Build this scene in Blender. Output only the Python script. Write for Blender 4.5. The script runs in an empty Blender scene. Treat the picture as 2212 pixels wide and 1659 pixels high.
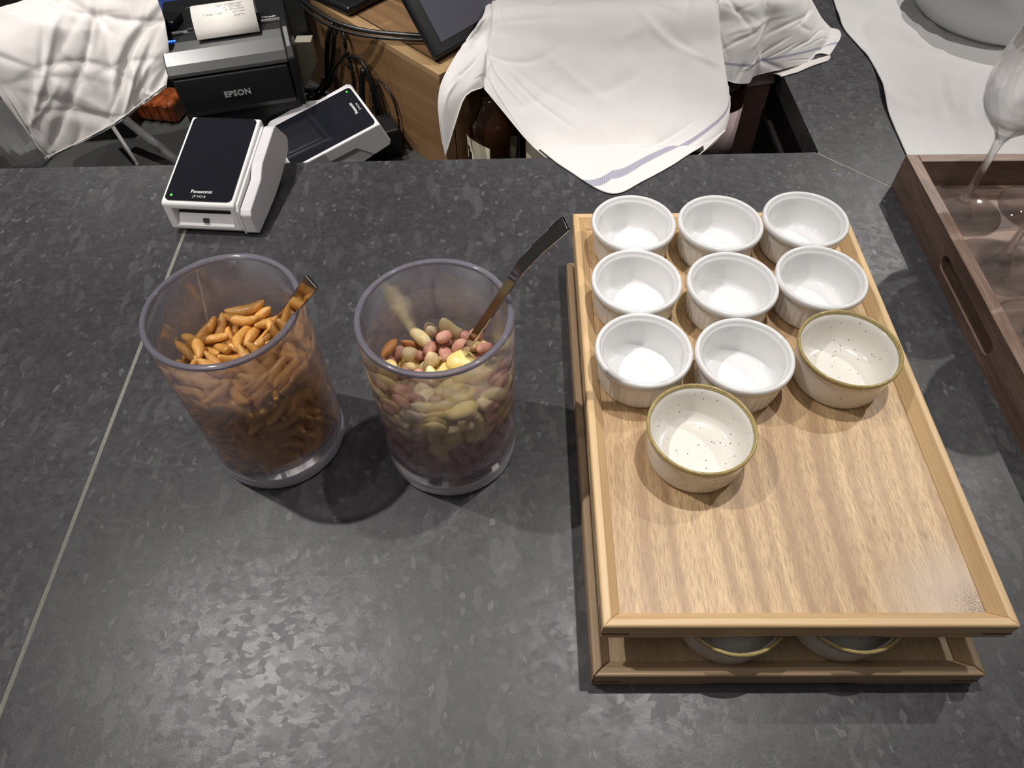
import bpy, bmesh, math, random
from math import sin, cos, pi, radians, hypot, sqrt
from mathutils import Vector, Matrix, Quaternion, noise
random.seed(7)
SC = bpy.context.scene
COL = SC.collection

# ------------------------------------------------------------------ camera
PITCH, ROLL, FPX, EYE = radians(52.7983), radians(1.2682), 1555.6229, Vector((0, 0, .55))
fwd = Vector((0, cos(PITCH), -sin(PITCH)))
rt0 = Vector((1, 0, 0)); dn0 = fwd.cross(rt0)
rt = cos(ROLL) * rt0 + sin(ROLL) * dn0
dn = -sin(ROLL) * rt0 + cos(ROLL) * dn0
cam_d = bpy.data.cameras.new('camera'); cam = bpy.data.objects.new('camera', cam_d); COL.objects.link(cam)
cam_d.sensor_width = 36; cam_d.lens = FPX / 2212 * 36; cam_d.clip_start = .01; cam_d.clip_end = 50
cam.matrix_world = Matrix.Translation(EYE) @ Matrix((rt, -dn, -fwd)).transposed().to_4x4()
SC.camera = cam

# ------------------------------------------------------------------ world, lamps, exposure
w = bpy.data.worlds.new('world'); SC.world = w; w.use_nodes = True
w.node_tree.nodes['Background'].inputs[0].default_value = (1, .93, .88, 1)
w.node_tree.nodes['Background'].inputs[1].default_value = .038
def aim(a, b): return (Vector(b) - Vector(a)).to_track_quat('-Z', 'Y').to_euler()
def lamp(name, kind, loc, power, col, size, rot=None, spread=None, cone=100):
    d = bpy.data.lights.new(name, kind); d.energy = power; d.color = col
    if kind == 'AREA':
        d.shape = 'RECTANGLE'; d.size = size[0]; d.size_y = size[1]
        if spread: d.spread = spread
    else: d.shadow_soft_size = size
    if kind == 'SPOT': d.spot_size = radians(cone); d.spot_blend = .7
    o = bpy.data.objects.new(name, d); o.location = loc
    if rot: o.rotation_euler = rot
    COL.objects.link(o); return o
WARM = (1, .955, .91)
lamp('spot_lamp', 'SPOT', (.30, .57, 1.42), 30, WARM, .012, aim((.30, .57, 1.42), (.27, .38, 0)), cone=47)
lamp('spot_lamp', 'SPOT', (-.66, .55, 1.42), 40, WARM, .012, aim((-.66, .55, 1.42), (-.40, .47, 0)), cone=62)
lamp('spot_lamp', 'SPOT', (1.08, .96, 1.42), 24, WARM, .012, aim((1.08, .96, 1.42), (.65, .75, 0)), cone=75)
lamp('spot_lamp', 'SPOT', (1.25, 1.75, 1.42), 40, WARM, .012, aim((1.25, 1.75, 1.42), (.80, 1.12, 0)), cone=46)
lamp('spot_lamp', 'SPOT', (-.52, 1.18, 1.42), 34, WARM, .015, aim((-.52, 1.18, 1.42), (-.52, 1.10, 0)), cone=46)  # added spot that brightens the left towel and the printer
lamp('spot_lamp', 'SPOT', (.20, 1.22, 1.42), 18, WARM, .015, aim((.20, 1.22, 1.42), (.14, 1.08, 0)), cone=38)  # added spot that brightens the striped towel behind the bar
lamp('spot_lamp', 'SPOT', (-.80, -.35, 1.42), 24, WARM, .015, aim((-.80, -.35, 1.42), (-.35, .70, 0)), cone=27)
lamp('fill_panel', 'AREA', (-.40, -.10, 1.8), 4.5, (1, .95, .92), (1.6, 1.2))  # added area light for soft fill, not a fixture of the room
SC.view_settings.view_transform = 'Standard'; SC.view_settings.look = 'None'
SC.view_settings.gamma = 1; SC.view_settings.use_curve_mapping = False
SC.view_settings.exposure = .28

# ------------------------------------------------------------------ helpers
def at(u, v, Y):                       # point at distance Y along the room's y axis, seen from where the photo was taken
    d = fwd + rt * ((u - 1106) / FPX) + dn * ((v - 829.5) / FPX)
    return EYE + d * (Y / d.y)
def at_z(u, v, Z):
    d = fwd + rt * ((u - 1106) / FPX) + dn * ((v - 829.5) / FPX)
    return EYE + d * ((Z - EYE.z) / d.z)
def tag(o, label=None, cat=None, group=None, kind=None):
    if label: o['label'] = label
    if cat: o['category'] = cat
    if group: o['group'] = group
    if kind: o['kind'] = kind
    return o
def empty(name, loc=(0, 0, 0), rz=0, label=None, cat=None, group=None, M=None):
    o = bpy.data.objects.new(name, None); o.empty_display_size = .02
    if M is not None: o.matrix_world = M
    else: o.location = loc; o.rotation_euler = (0, 0, rz)
    COL.objects.link(o); return tag(o, label, cat, group)
def link(name, me, mat, parent=None, smooth=False):
    o = bpy.data.objects.new(name, me)
    if mat and not me.materials: me.materials.append(mat)
    COL.objects.link(o)
    if parent is not None: o.parent = parent
    if smooth:
        me.polygons.foreach_set('use_smooth', [True] * len(me.polygons))
    return o
def mesh(name, vs, fs):
    me = bpy.data.meshes.new(name); me.from_pydata([tuple(v) for v in vs], [], fs); me.update(); return me
def fixn(me):
    bm = bmesh.new(); bm.from_mesh(me); bmesh.ops.recalc_face_normals(bm, faces=bm.faces); bm.to_mesh(me); bm.free(); return me
def bevel(o, w=.002, seg=2, ang=40):
    m = o.modifiers.new('bevel', 'BEVEL'); m.width = w; m.segments = seg; m.limit_method = 'ANGLE'; m.angle_limit = radians(ang)
    o.data.polygons.foreach_set('use_smooth', [True] * len(o.data.polygons)) if False else None
    return o
def box(name, c, s, mat, parent=None, bv=0, rz=0, seg=2):
    x, y, z = s[0] / 2, s[1] / 2, s[2] / 2
    vs = [(i * x, j * y, k * z) for i in (-1, 1) for j in (-1, 1) for k in (-1, 1)]
    fs = [(0, 1, 3, 2), (4, 6, 7, 5), (0, 4, 5, 1), (2, 3, 7, 6), (0, 2, 6, 4), (1, 5, 7, 3)]
    o = link(name, mesh(name, vs, fs), mat, parent); o.location = c; o.rotation_euler = (0, 0, rz)
    if bv: bevel(o, bv, seg)
    return o
def prism(name, poly, a0, a1, axis, mat, parent=None, bv=0, seg=2):
    """extrude a 2D polygon along x, y or z"""
    n = len(poly); vs = []
    for a in (a0, a1):
        for p, q in poly:
            vs.append({'x': (a, p, q), 'y': (p, a, q), 'z': (p, q, a)}[axis])
    fs = [tuple(range(n)), tuple(range(2 * n - 1, n - 1, -1))] + [(i, (i + 1) % n, n + (i + 1) % n, n + i) for i in range(n)]
    o = link(name, fixn(mesh(name, vs, fs)), mat, parent)
    if bv: bevel(o, bv, seg, 25)
    return o
def lathe_me(name, prof, n=64, mod=None, close=True):
    """prof: list of (r, z); closed ring of points when close"""
    vs = []; fs = []; m = len(prof); prof = [(0 if r <= .00011 else r, z) for r, z in prof]
    for i in range(n):
        t = 2 * pi * i / n
        for j, (r, z) in enumerate(prof):
            rr = r + (mod(t, j) if mod else 0)
            vs.append((rr * cos(t), rr * sin(t), z))
    for i in range(n):
        k = (i + 1) % n
        for j in range(m if close else m - 1):
            l = (j + 1) % m
            fs.append((i * m + j, k * m + j, k * m + l, i * m + l))
    me = mesh(name, vs, fs)
    bm = bmesh.new(); bm.from_mesh(me); bmesh.ops.remove_doubles(bm, verts=bm.verts, dist=1e-6)
    bmesh.ops.dissolve_degenerate(bm, edges=bm.edges, dist=1e-7)
    bmesh.ops.recalc_face_normals(bm, faces=bm.faces); bm.to_mesh(me); bm.free()
    me.polygons.foreach_set('use_smooth', [True] * len(me.polygons)); return me
def lathe(name, prof, mat, parent=None, n=64, mod=None, close=True):
    return link(name, lathe_me(name, prof, n, mod, close), mat, parent)
def smooth_path(P, sub=6):
    P = [Vector(p) for p in P]; out = []
    for i in range(len(P) - 1):
        p0 = P[max(i - 1, 0)]; p1 = P[i]; p2 = P[i + 1]; p3 = P[min(i + 2, len(P) - 1)]
        for s in range(sub):
            t = s / sub
            out.append(.5 * ((2 * p1) + (p2 - p0) * t + (2 * p0 - 5 * p1 + 4 * p2 - p3) * t * t + (3 * p1 - p0 - 3 * p2 + p3) * t ** 3))
    out.append(P[-1]); return out
def tube(name, P, r, mat, parent=None, n=10, sub=6, rr=None, flat=1.0, up=(0, 0, 1)):
    """swept tube; rr(t) scales the radius, flat squashes it along the 'up' side"""
    Q = smooth_path(P, sub) if sub > 1 else [Vector(p) for p in P]; vs = []; fs = []
    side0 = None
    for i, q in enumerate(Q):
        d = (Q[min(i + 1, len(Q) - 1)] - Q[max(i - 1, 0)]).normalized()
        u = Vector(up); s = d.cross(u)
        if s.length < 1e-3: s = d.cross(Vector((0, 1, .1)))
        s.normalize(); u2 = s.cross(d).normalized()
        k = rr(i / (len(Q) - 1)) if rr else 1
        if not isinstance(k, tuple): k = (k, k)
        for j in range(n):
            t = 2 * pi * j / n
            vs.append(q + s * (cos(t) * r * k[0]) + u2 * (sin(t) * r * flat * k[1]))
    for i in range(len(Q) - 1):
        for j in range(n):
            fs.append((i * n + j, i * n + (j + 1) % n, (i + 1) * n + (j + 1) % n, (i + 1) * n + j))
    fs.append(tuple(range(n))[::-1]); fs.append(tuple((len(Q) - 1) * n + j for j in range(n)))
    return link(name, mesh(name, vs, fs), mat, parent, smooth=True)
def cut(o, cutters):
    """boolean-difference the cutters into o, bake the result and delete the cutters"""
    for c in cutters:
        m = o.modifiers.new('b', 'BOOLEAN'); m.object = c; m.operation = 'DIFFERENCE'; m.solver = 'EXACT'
    bpy.context.view_layer.update()
    dg = bpy.context.evaluated_depsgraph_get()
    me = bpy.data.meshes.new_from_object(o.evaluated_get(dg)); o.modifiers.clear(); o.data = me
    for c in cutters: bpy.data.objects.remove(c)
    return o
def text(name, body, size, M, mat, parent=None, ext=.0001, bold=0.0, space=1.0):
    c = bpy.data.curves.new(name, 'FONT'); c.body = body; c.size = size; c.extrude = ext; c.offset = bold
    c.align_x = 'CENTER'; c.align_y = 'CENTER'; c.space_character = space; c.resolution_u = 2
    tmp = bpy.data.objects.new('t', c); COL.objects.link(tmp); bpy.context.view_layer.update()
    me = bpy.data.meshes.new_from_object(tmp.evaluated_get(bpy.context.evaluated_depsgraph_get()))
    bpy.data.objects.remove(tmp); me.materials.clear()
    o = link(name, me, mat, parent); o.matrix_local = M; return o

# ------------------------------------------------------------------ materials
class NT:
    def __init__(s, name):
        s.m = bpy.data.materials.new(name); s.m.use_nodes = True; s.t = s.m.node_tree; s.b = s.t.nodes['Principled BSDF']
    def n(s, kind, **kw):
        x = s.t.nodes.new('ShaderNode' + kind)
        for k, v in kw.items():
            if k.startswith('i_'):
                key = k[2:].replace('_', ' '); x.inputs[int(key) if key.isdigit() else key].default_value = v
            else: setattr(x, k, v)
        return x
    def l(s, a, b): s.t.links.new(a, b)
    def ramp(s, fac, stops, interp='LINEAR'):
        r = s.n('ValToRGB'); r.color_ramp.interpolation = interp; e = r.color_ramp.elements
        while len(e) < len(stops): e.new(.5)
        for k, (p, c) in enumerate(stops):
            e[k].position = p; e[k].color = (c, c, c, 1) if isinstance(c, (int, float)) else (*c, 1)
        s.l(fac, r.inputs[0]); return r.outputs[0]
    def coords(s, scale=(1, 1, 1), kind='Object', rot=(0, 0, 0)):
        c = s.n('TexCoord'); m = s.n('Mapping'); m.inputs['Scale'].default_value = scale; m.inputs['Rotation'].default_value = rot
        s.l(c.outputs[kind], m.inputs[0]); return m.outputs[0]
    def mix(s, f, a, b, mode='MIX'):
        x = s.n('Mix', data_type='RGBA', blend_type=mode)
        for sock, v in ((x.inputs[0], f), (x.inputs[6], a), (x.inputs[7], b)):
            if hasattr(v, 'links'): s.l(v, sock)
            else: sock.default_value = v if isinstance(v, (int, float)) else (*v, 1)
        return x.outputs[2]
    def bump(s, h, strength=.3, dist=.001):
        b = s.n('Bump'); b.inputs['Strength'].default_value = strength; b.inputs['Distance'].default_value = dist
        s.l(h, b.inputs['Height']); s.l(b.outputs[0], s.b.inputs['Normal'])
def simple(name, col, rough=.5, metal=0, coat=0, spec=.5, emit=None, noise_amt=0, nscale=200, trans=0, ior=1.45, bumps=0):
    m = NT(name); b = m.b
    b.inputs['Base Color'].default_value = (*col, 1); b.inputs['Roughness'].default_value = rough; b.inputs['Metallic'].default_value = metal
    b.inputs['Coat Weight'].default_value = coat; b.inputs['Specular IOR Level'].default_value = spec
    b.inputs['Transmission Weight'].default_value = trans; b.inputs['IOR'].default_value = ior
    if emit: b.inputs['Emission Color'].default_value = (*emit[0], 1); b.inputs['Emission Strength'].default_value = emit[1]
    if noise_amt or bumps:
        n = m.n('TexNoise', i_Scale=nscale, i_Detail=4); m.l(m.coords(), n.inputs['Vector'])
        if noise_amt:
            m.l(m.mix(m.ramp(n.outputs[0], [(.3, 0), (.7, 1)]), [c * (1 - noise_amt) for c in col], [min(1, c * (1 + noise_amt)) for c in col]), b.inputs['Base Color'])
        if bumps: m.bump(n.outputs[0], bumps, .0005)
    return m.m

def mat_stone():
    m = NT('dark_flaked_granite')
    co = m.coords()
    wob = m.n('TexNoise', i_Scale=60, i_Detail=4); m.l(co, wob.inputs['Vector'])
    add = m.n('VectorMath', operation='MULTIPLY_ADD'); m.l(wob.outputs[1], add.inputs[0]); add.inputs[1].default_value = (.012, .012, .012); m.l(co, add.inputs[2])
    def vor(scale, rot, stretch, dst):
        mp = m.n('Mapping'); mp.inputs['Rotation'].default_value = (0, 0, rot); mp.inputs['Scale'].default_value = (1, stretch, 1); m.l(add.outputs[0], mp.inputs[0])
        v = m.n('TexVoronoi', i_Scale=scale, i_Randomness=1, distance=dst); m.l(mp.outputs[0], v.inputs['Vector'])
        sp = m.n('SeparateColor'); m.l(v.outputs['Color'], sp.inputs[0]); return sp
    a = vor(85, .5, .75, 'EUCLIDEAN'); b = vor(150, 1.3, 1.5, 'MANHATTAN'); c_ = vor(300, .2, .6, 'EUCLIDEAN'); d = vor(125, 2.2, .32, 'EUCLIDEAN')
    big = m.n('TexNoise', i_Scale=6, i_Detail=7, i_Roughness=.65); m.l(co, big.inputs['Vector'])
    fine = m.n('TexNoise', i_Scale=650, i_Detail=4, i_Roughness=.7); m.l(co, fine.inputs['Vector'])
    g1 = m.ramp(a.outputs[0], [(0, (.040, .040, .043)), (.55, (.060, .059, .062)), (.88, (.084, .082, .085)), (.94, (.16, .156, .156)), (1, (.21, .205, .20))])
    g2 = m.ramp(b.outputs[1], [(0, (.034, .034, .037)), (.6, (.058, .057, .060)), (.90, (.098, .096, .098)), (1, (.23, .225, .22))])
    g3 = m.ramp(c_.outputs[2], [(0, (.030, .030, .033)), (.6, (.058, .058, .060)), (.96, (.10, .098, .10)), (.985, (.30, .29, .28)), (1, (.40, .39, .37))])
    c = m.mix(.45, m.mix(.5, g1, g2), g3)
    c = m.mix(m.ramp(d.outputs[0], [(0, 0), (.90, 0), (.93, .4), (1, .6)]), c, (.17, .165, .165))
    c = m.mix(m.ramp(big.outputs[0], [(.32, 0), (.68, .7)]), c, m.mix(.6, c, (.095, .088, .094)))
    c = m.mix(m.ramp(fine.outputs[0], [(.3, 0), (.75, .6)]), c, (.098, .096, .100))
    c = m.mix(m.ramp(fine.outputs[0], [(.2, .6), (.42, 0)]), c, (.026, .026, .028))
    c = m.mix(1, c, (.70, .70, .74), 'MULTIPLY')
    m.l(c, m.b.inputs['Base Color'])
    m.l(m.ramp(b.outputs[0], [(0, .32), (1, .44)]), m.b.inputs['Roughness'])
    m.b.inputs['Specular IOR Level'].default_value = .5
    m.bump(fine.outputs[0], .3, .0003)
    return m.m
def mat_wood(name, light, dark, scale=(1, 1, 1), fig=8, fine=(900, 26, 400), rough=.5, wave=.5, finec=.35, bump=.12, stain=False, diag=False):
    """grain runs along local y"""
    m = NT(name)
    co = m.coords(scale)
    n1 = m.n('TexNoise', i_Scale=3.0, i_Detail=2); m.l(co, n1.inputs['Vector'])
    st = m.n('Mapping'); st.inputs['Scale'].default_value = (1, .10, 1); m.l(co, st.inputs[0])
    add = m.n('VectorMath', operation='MULTIPLY_ADD'); m.l(n1.outputs[1], add.inputs[0]); add.inputs[1].default_value = (.06, .03, .03); m.l(st.outputs[0], add.inputs[2])
    wv = m.n('TexWave', wave_type='BANDS', bands_direction='DIAGONAL' if diag else 'X', i_Scale=fig, i_Distortion=2.0, i_Detail=2); wv.inputs['Detail Scale'].default_value = 1.2
    m.l(add.outputs[0], wv.inputs['Vector'])
    sm = m.n('Mapping'); sm.inputs['Scale'].default_value = (40, 1.3, 40); m.l(add.outputs[0], sm.inputs[0])
    n3 = m.n('TexNoise', i_Scale=1, i_Detail=3, i_Roughness=.6); m.l(sm.outputs[0], n3.inputs['Vector'])
    f = m.n('Mapping'); f.inputs['Scale'].default_value = fine; m.l(co, f.inputs[0])
    n2 = m.n('TexNoise', i_Scale=1, i_Detail=3, i_Roughness=.6); m.l(f.outputs[0], n2.inputs['Vector'])
    c = m.mix(m.ramp(n3.outputs[0], [(.38, 0), (.60, 1)]), light, [l * .30 + d * .70 for l, d in zip(light, dark)])
    k = m.n('Math', operation='MULTIPLY'); m.l(m.ramp(wv.outputs[0], [(.5, 0), (.9, wave)]), k.inputs[0]); m.l(m.ramp(n3.outputs[0], [(.3, .25), (.6, 1)]), k.inputs[1])
    c = m.mix(k.outputs[0], c, dark)
    d2 = [x * .70 for x in dark]
    c = m.mix(m.ramp(n2.outputs[0], [(.44, 0), (.66, finec)]), c, d2)
    if stain:                                         # old damp mark in one corner of the board
        g = m.n('TexGradient', gradient_type='SPHERICAL'); mp = m.n('Mapping'); mp.vector_type = 'POINT'
        mp.inputs['Location'].default_value = (-.128 * 11, .195 * 15, 0); mp.inputs['Scale'].default_value = (11, 15, 1)
        tc = m.n('TexCoord'); m.l(tc.outputs['Object'], mp.inputs[0]); m.l(mp.outputs[0], g.inputs[0])
        nz = m.n('TexNoise', i_Scale=1100, i_Detail=4); m.l(co, nz.inputs['Vector'])
        k1 = m.n('Math', operation='MULTIPLY'); m.l(m.ramp(g.outputs[0], [(.1, 0), (.6, .7)]), k1.inputs[0]); m.l(m.ramp(n1.outputs[0], [(.3, .4), (.6, 1)]), k1.inputs[1])
        c = m.mix(k1.outputs[0], c, (.62, .52, .43))
        k2 = m.n('Math', operation='MULTIPLY'); m.l(m.ramp(g.outputs[0], [(.62, 0), (.95, 1)]), k2.inputs[0]); m.l(m.ramp(nz.outputs[0], [(.45, 0), (.6, 1)]), k2.inputs[1])
        c = m.mix(k2.outputs[0], c, (.13, .10, .09))
    m.l(c, m.b.inputs['Base Color']); m.b.inputs['Roughness'].default_value = rough
    m.bump(n2.outputs[0], bump, .0004)
    return m.m
def mat_speckled():
    m = NT('speckled_stoneware_glaze'); co = m.coords()
    v = m.n('TexVoronoi', i_Scale=330, i_Randomness=1); m.l(co, v.inputs['Vector'])
    sep = m.n('SeparateColor'); m.l(v.outputs['Color'], sep.inputs[0])
    rad = m.ramp(v.outputs['Distance'], [(.0, 1), (.14, 1), (.22, 0)])
    on = m.ramp(sep.outputs[0], [(.0, 1), (.15, 1), (.155, 0)])
    k = m.n('Math', operation='MULTIPLY'); m.l(rad, k.inputs[0]); m.l(on, k.inputs[1])
    v2 = m.n('TexVoronoi', i_Scale=620, i_Randomness=1); m.l(co, v2.inputs['Vector'])
    sep2 = m.n('SeparateColor'); m.l(v2.outputs['Color'], sep2.inputs[0])
    r2 = m.ramp(v2.outputs['Distance'], [(.0, .8), (.13, .8), (.2, 0)])
    o2 = m.ramp(sep2.outputs[0], [(.0, 1), (.09, 1), (.094, 0)])
    k2 = m.n('Math', operation='MULTIPLY'); m.l(r2, k2.inputs[0]); m.l(o2, k2.inputs[1])
    mx = m.n('Math', operation='MAXIMUM'); m.l(k.outputs[0], mx.inputs[0]); m.l(k2.outputs[0], mx.inputs[1])
    m.l(m.mix(mx.outputs[0], (.80, .775, .72), (.10, .065, .045)), m.b.inputs['Base Color'])
    m.b.inputs['Roughness'].default_value = .16; m.b.inputs['Coat Weight'].default_value = .3
    return m.m
def mat_cloth(name='white_cotton', stripe=None, col=(.80, .775, .765)):
    m = NT(name); co = m.coords((1, 1, 1), 'UV')
    a = m.n('TexWave', wave_type='BANDS', bands_direction='X', i_Scale=140); m.l(co, a.inputs['Vector'])
    b = m.n('TexWave', wave_type='BANDS', bands_direction='Y', i_Scale=140); m.l(co, b.inputs['Vector'])
    k = m.n('Math', operation='ADD'); m.l(a.outputs[0], k.inputs[0]); m.l(b.outputs[0], k.inputs[1])
    n = m.n('TexNoise', i_Scale=20, i_Detail=6, i_Roughness=.6); m.l(m.coords(), n.inputs['Vector'])
    kk = m.n('Math', operation='MULTIPLY_ADD'); m.l(k.outputs[0], kk.inputs[0]); kk.inputs[1].default_value = .03; m.l(n.outputs[0], kk.inputs[2])
    c = m.mix(m.ramp(n.outputs[0], [(.3, 0), (.7, .5)]), col, [x * .93 for x in col])
    if stripe:
        sp = m.n('SeparateXYZ'); m.l(m.n('TexCoord').outputs['UV'], sp.inputs[0])
        lo, hi = stripe
        ds = m.n('TexNoise', i_Scale=60, i_Detail=2); m.l(m.coords(), ds.inputs['Vector'])
        g = m.ramp(sp.outputs[1], [(0, 0), (lo, 0), (lo + .004, 1), (hi, 1), (hi + .004, 0)])
        th = m.ramp(a.outputs[0], [(.2, .62), (.8, .9)])
        x = m.n('Math', operation='MULTIPLY'); m.l(g, x.inputs[0]); m.l(th, x.inputs[1])
        c = m.mix(x.outputs[0], c, (.27, .27, .38))
    m.l(c, m.b.inputs['Base Color']); m.b.inputs['Roughness'].default_value = .92; m.b.inputs['Specular IOR Level'].default_value = .15
    m.b.inputs['Sheen Weight'].default_value = .15
    m.bump(kk.outputs[0], .45, .0016)
    return m.m
def mat_glass(name, col=(1, 1, 1), rough=0, ior=1.49, clear=.0, dens=0):
    m = NT(name); b = m.b
    b.inputs['Base Color'].default_value = (*col, 1); b.inputs['Roughness'].default_value = rough
    b.inputs['Transmission Weight'].default_value = 1; b.inputs['IOR'].default_value = ior
    if clear:
        t = m.n('BsdfTransparent'); t.inputs[0].default_value = (*[min(1, c * .97) for c in col], 1)
        x = m.n('MixShader'); x.inputs[0].default_value = clear
        out = m.t.nodes['Material Output']; m.l(b.outputs[0], x.inputs[1]); m.l(t.outputs[0], x.inputs[2]); m.l(x.outputs[0], out.inputs['Surface'])
    return m.m
def mat_nut(name, c1, c2, scale=120, rough=.45, stripes=None, bump=.5, coat=0):
    m = NT(name); co = m.coords()
    oi = m.n('ObjectInfo')
    n = m.n('TexNoise', i_Scale=scale, i_Detail=5, i_Roughness=.65)
    sh = m.n('VectorMath', operation='ADD'); m.l(co, sh.inputs[0]); cmb = m.n('CombineXYZ'); m.l(oi.outputs['Random'], cmb.inputs[0]); m.l(oi.outputs['Random'], cmb.inputs[1])
    m.l(cmb.outputs[0], sh.inputs[1]); vec = sh.outputs[0]
    if stripes:
        mp = m.n('Mapping'); mp.inputs['Scale'].default_value = stripes; m.l(vec, mp.inputs[0]); vec = mp.outputs[0]
    m.l(vec, n.inputs['Vector'])
    c = m.mix(m.ramp(n.outputs[0], [(.32, 0), (.68, 1)]), c1, c2)
    hv = m.n('HueSaturation'); m.l(c, hv.inputs['Color'])
    vr = m.n('MapRange'); vr.inputs['To Min'].default_value = .82; vr.inputs['To Max'].default_value = 1.15; m.l(oi.outputs['Random'], vr.inputs[0]); m.l(vr.outputs[0], hv.inputs['Value'])
    m.l(hv.outputs[0], m.b.inputs['Base Color']); m.b.inputs['Roughness'].default_value = rough; m.b.inputs['Coat Weight'].default_value = coat; m.b.inputs['Coat Roughness'].default_value = .2
    m.bump(n.outputs[0], bump, .0009)
    return m.m

STONE = mat_stone()
SEAM = simple('seam_filler', (.25, .24, .21), .8, noise_amt=.25, nscale=900, bumps=.5)
ASH = mat_wood('ash_board', (.78, .56, .31), (.44, .28, .15), fig=17, fine=(1300, 90, 400), rough=.42, wave=.95, finec=.8, stain=True)
FRAME = mat_wood('cypress_rail', (.78, .56, .31), (.62, .40, .20), scale=(1, .4, 1), fig=95, fine=(900, 14, 900), rough=.45, wave=.75, finec=.3, diag=True)
FRAME_DARK = mat_wood('dark_cypress_rail', (.52, .37, .23), (.40, .265, .15), scale=(1, .4, 1), fig=95, fine=(900, 14, 900), rough=.5, wave=.75, finec=.3, diag=True)  # darker cypress tone for the lower tray
ASH_DARK = mat_wood('dark_ash_board', (.50, .37, .22), (.36, .25, .14), fig=14, fine=(1500, 110, 400), rough=.5, wave=.55, finec=.6)  # darker ash tone for the lower tray's floor
DARKWOOD = simple('dark_wood_key', (.13, .065, .035), .6)
WALNUT = mat_wood('walnut', (.37, .255, .195), (.15, .088, .065), scale=(1, 1, 1), fig=12, fine=(700, 40, 700), rough=.42, wave=1, finec=.5)
OAK = mat_wood('oak_veneer', (.33, .19, .09), (.23, .125, .055), fig=16, fine=(900, 22, 900), rough=.5, wave=.6, finec=.4)
OAK_EDGE = mat_wood('oak_edge_band', (.50, .33, .17), (.38, .235, .11), fig=16, fine=(900, 22, 900), rough=.5)
PORCELAIN = simple('white_porcelain', (.85, .85, .85), .10, coat=.5)
SPECKLED = mat_speckled()
OLIVE = simple('olive_glaze_rim', (.42, .33, .14), .2, coat=.4, noise_amt=.2, nscale=300)
ACRYLIC = mat_glass('tinted_acrylic', (.955, .94, .97), 0, 1.49, clear=.36)
FOOTGL = simple('whitened_acrylic_foot', (.93, .90, .98), .03, trans=.60, ior=1.49)  # clear acrylic whitened to stand in for the bright reflections in the base
RIMGL = simple('tinted_acrylic_rim', (.55, .53, .63), .06, trans=.8, ior=1.49)
CRYSTAL = mat_glass('clear_crystal', (1, 1, 1), 0, 1.5, clear=.42)
CLEARPL = simple('clear_plastic', (.95, .95, .95), .02, trans=.82, ior=1.45, coat=.6)
FROST = NT('frosted_glass')
FROST.b.inputs['Base Color'].default_value = (.95, .97, .96, 1); FROST.b.inputs['Roughness'].default_value = .28; FROST.b.inputs['Transmission Weight'].default_value = .22
FROST.bump(FROST.n('TexNoise', i_Scale=180, i_Detail=3).outputs[0], .2, .001); FROST = FROST.m
STEEL = simple('polished_steel', (.72, .70, .68), .07, 1)
STEELDARK = simple('brushed_steel_bowl', (.32, .31, .30), .28, 1, noise_amt=.2, nscale=90, bumps=.3)
COTTON = mat_cloth('white_cotton_with_blue_stripe', stripe=(.832, .876))
COTTON_P = mat_cloth('plain_white_cotton', col=(.78, .75, .73))
LINEN = mat_cloth('white_table_linen', col=(.76, .75, .745))
WHITEPL = simple('white_plastic', (.88, .87, .865), .35)
SHADEDPL = simple('shaded_white_plastic', (.70, .685, .70), .4)  # white plastic with the housing's lavender-grey shading put into its colour
BLACKPL = simple('black_plastic', (.012, .013, .014), .38, noise_amt=.2, nscale=400)
BLACKSATIN = simple('black_satin_plastic', (.016, .017, .019), .33, spec=.6)
BLACKGLOSS = simple('black_gloss_plastic', (.03, .03, .029), .30, spec=1)
SCREEN = simple('black_glass_screen', (.012, .013, .018), .06, spec=.7)
SCREENREFL = simple('reflection_tinted_screen', (.10, .10, .125), .12, spec=.6)  # grey-blue base colour stands in for the reflection on the tablet's glass
PAPER = simple('receipt_paper', (.80, .77, .72), .7)
INK = simple('grey_ink', (.28, .27, .26), .8)
WHITEINK = simple('white_print', (.75, .75, .76), .5)
GREENLED = simple('green_led', (.05, .5, .05), .4, emit=((.1, 1, .08), 1.6))
BLUELED = simple('blue_led', (.05, .1, .6), .4, emit=((.03, .12, 1), 5))
RUBBER = simple('black_rubber_cable', (.012, .012, .012), .32, spec=.6)
BROWNGLASS = NT('dark_brown_bottle_glass')
BROWNGLASS.b.inputs['Base Color'].default_value = (.035, .014, .007, 1); BROWNGLASS.b.inputs['Roughness'].default_value = .05; BROWNGLASS.b.inputs['Coat Weight'].default_value = .5
BROWNGLASS = BROWNGLASS.m
CREAMLABEL = simple('cream_paper_label', (.62, .57, .42), .7, noise_amt=.08, nscale=60)
PINKLABEL = simple('pink_paper_label', (.72, .55, .54), .7, noise_amt=.08, nscale=90)
PINKCARTON = simple('pinkish_carton', (.33, .19, .16), .6, noise_amt=.2, nscale=40)
SURFACE = simple('dark_grey_laminate', (.060, .060, .058), .5, noise_amt=.1, nscale=60)
BLACKWALL = simple('black_cabinet', (.010, .0105, .0105), .55)
WALLM = simple('dark_wall_paint', (.035, .032, .030), .8)
FLOORM = simple('dark_floor', (.02, .018, .016), .6)
BLUEPL = simple('blue_plastic_crate', (.035, .07, .26), .4, noise_amt=.25, nscale=40, bumps=.4)
AMBER = simple('amber_wrapper', (.30, .075, .02), .3, noise_amt=.6, nscale=90, bumps=.8, coat=.4)
CREAMPL = simple('cream_plastic', (.66, .62, .50), .5)
GREYPANEL = simple('dark_grey_panel', (.05, .052, .052), .5)
DIAL = simple('dark_chip', (.05, .06, .07), .3)
CRACK = mat_nut('soy_glazed_cracker', (.68, .315, .065), (.82, .45, .125), 300, .36, bump=1.0, coat=.35)
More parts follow.
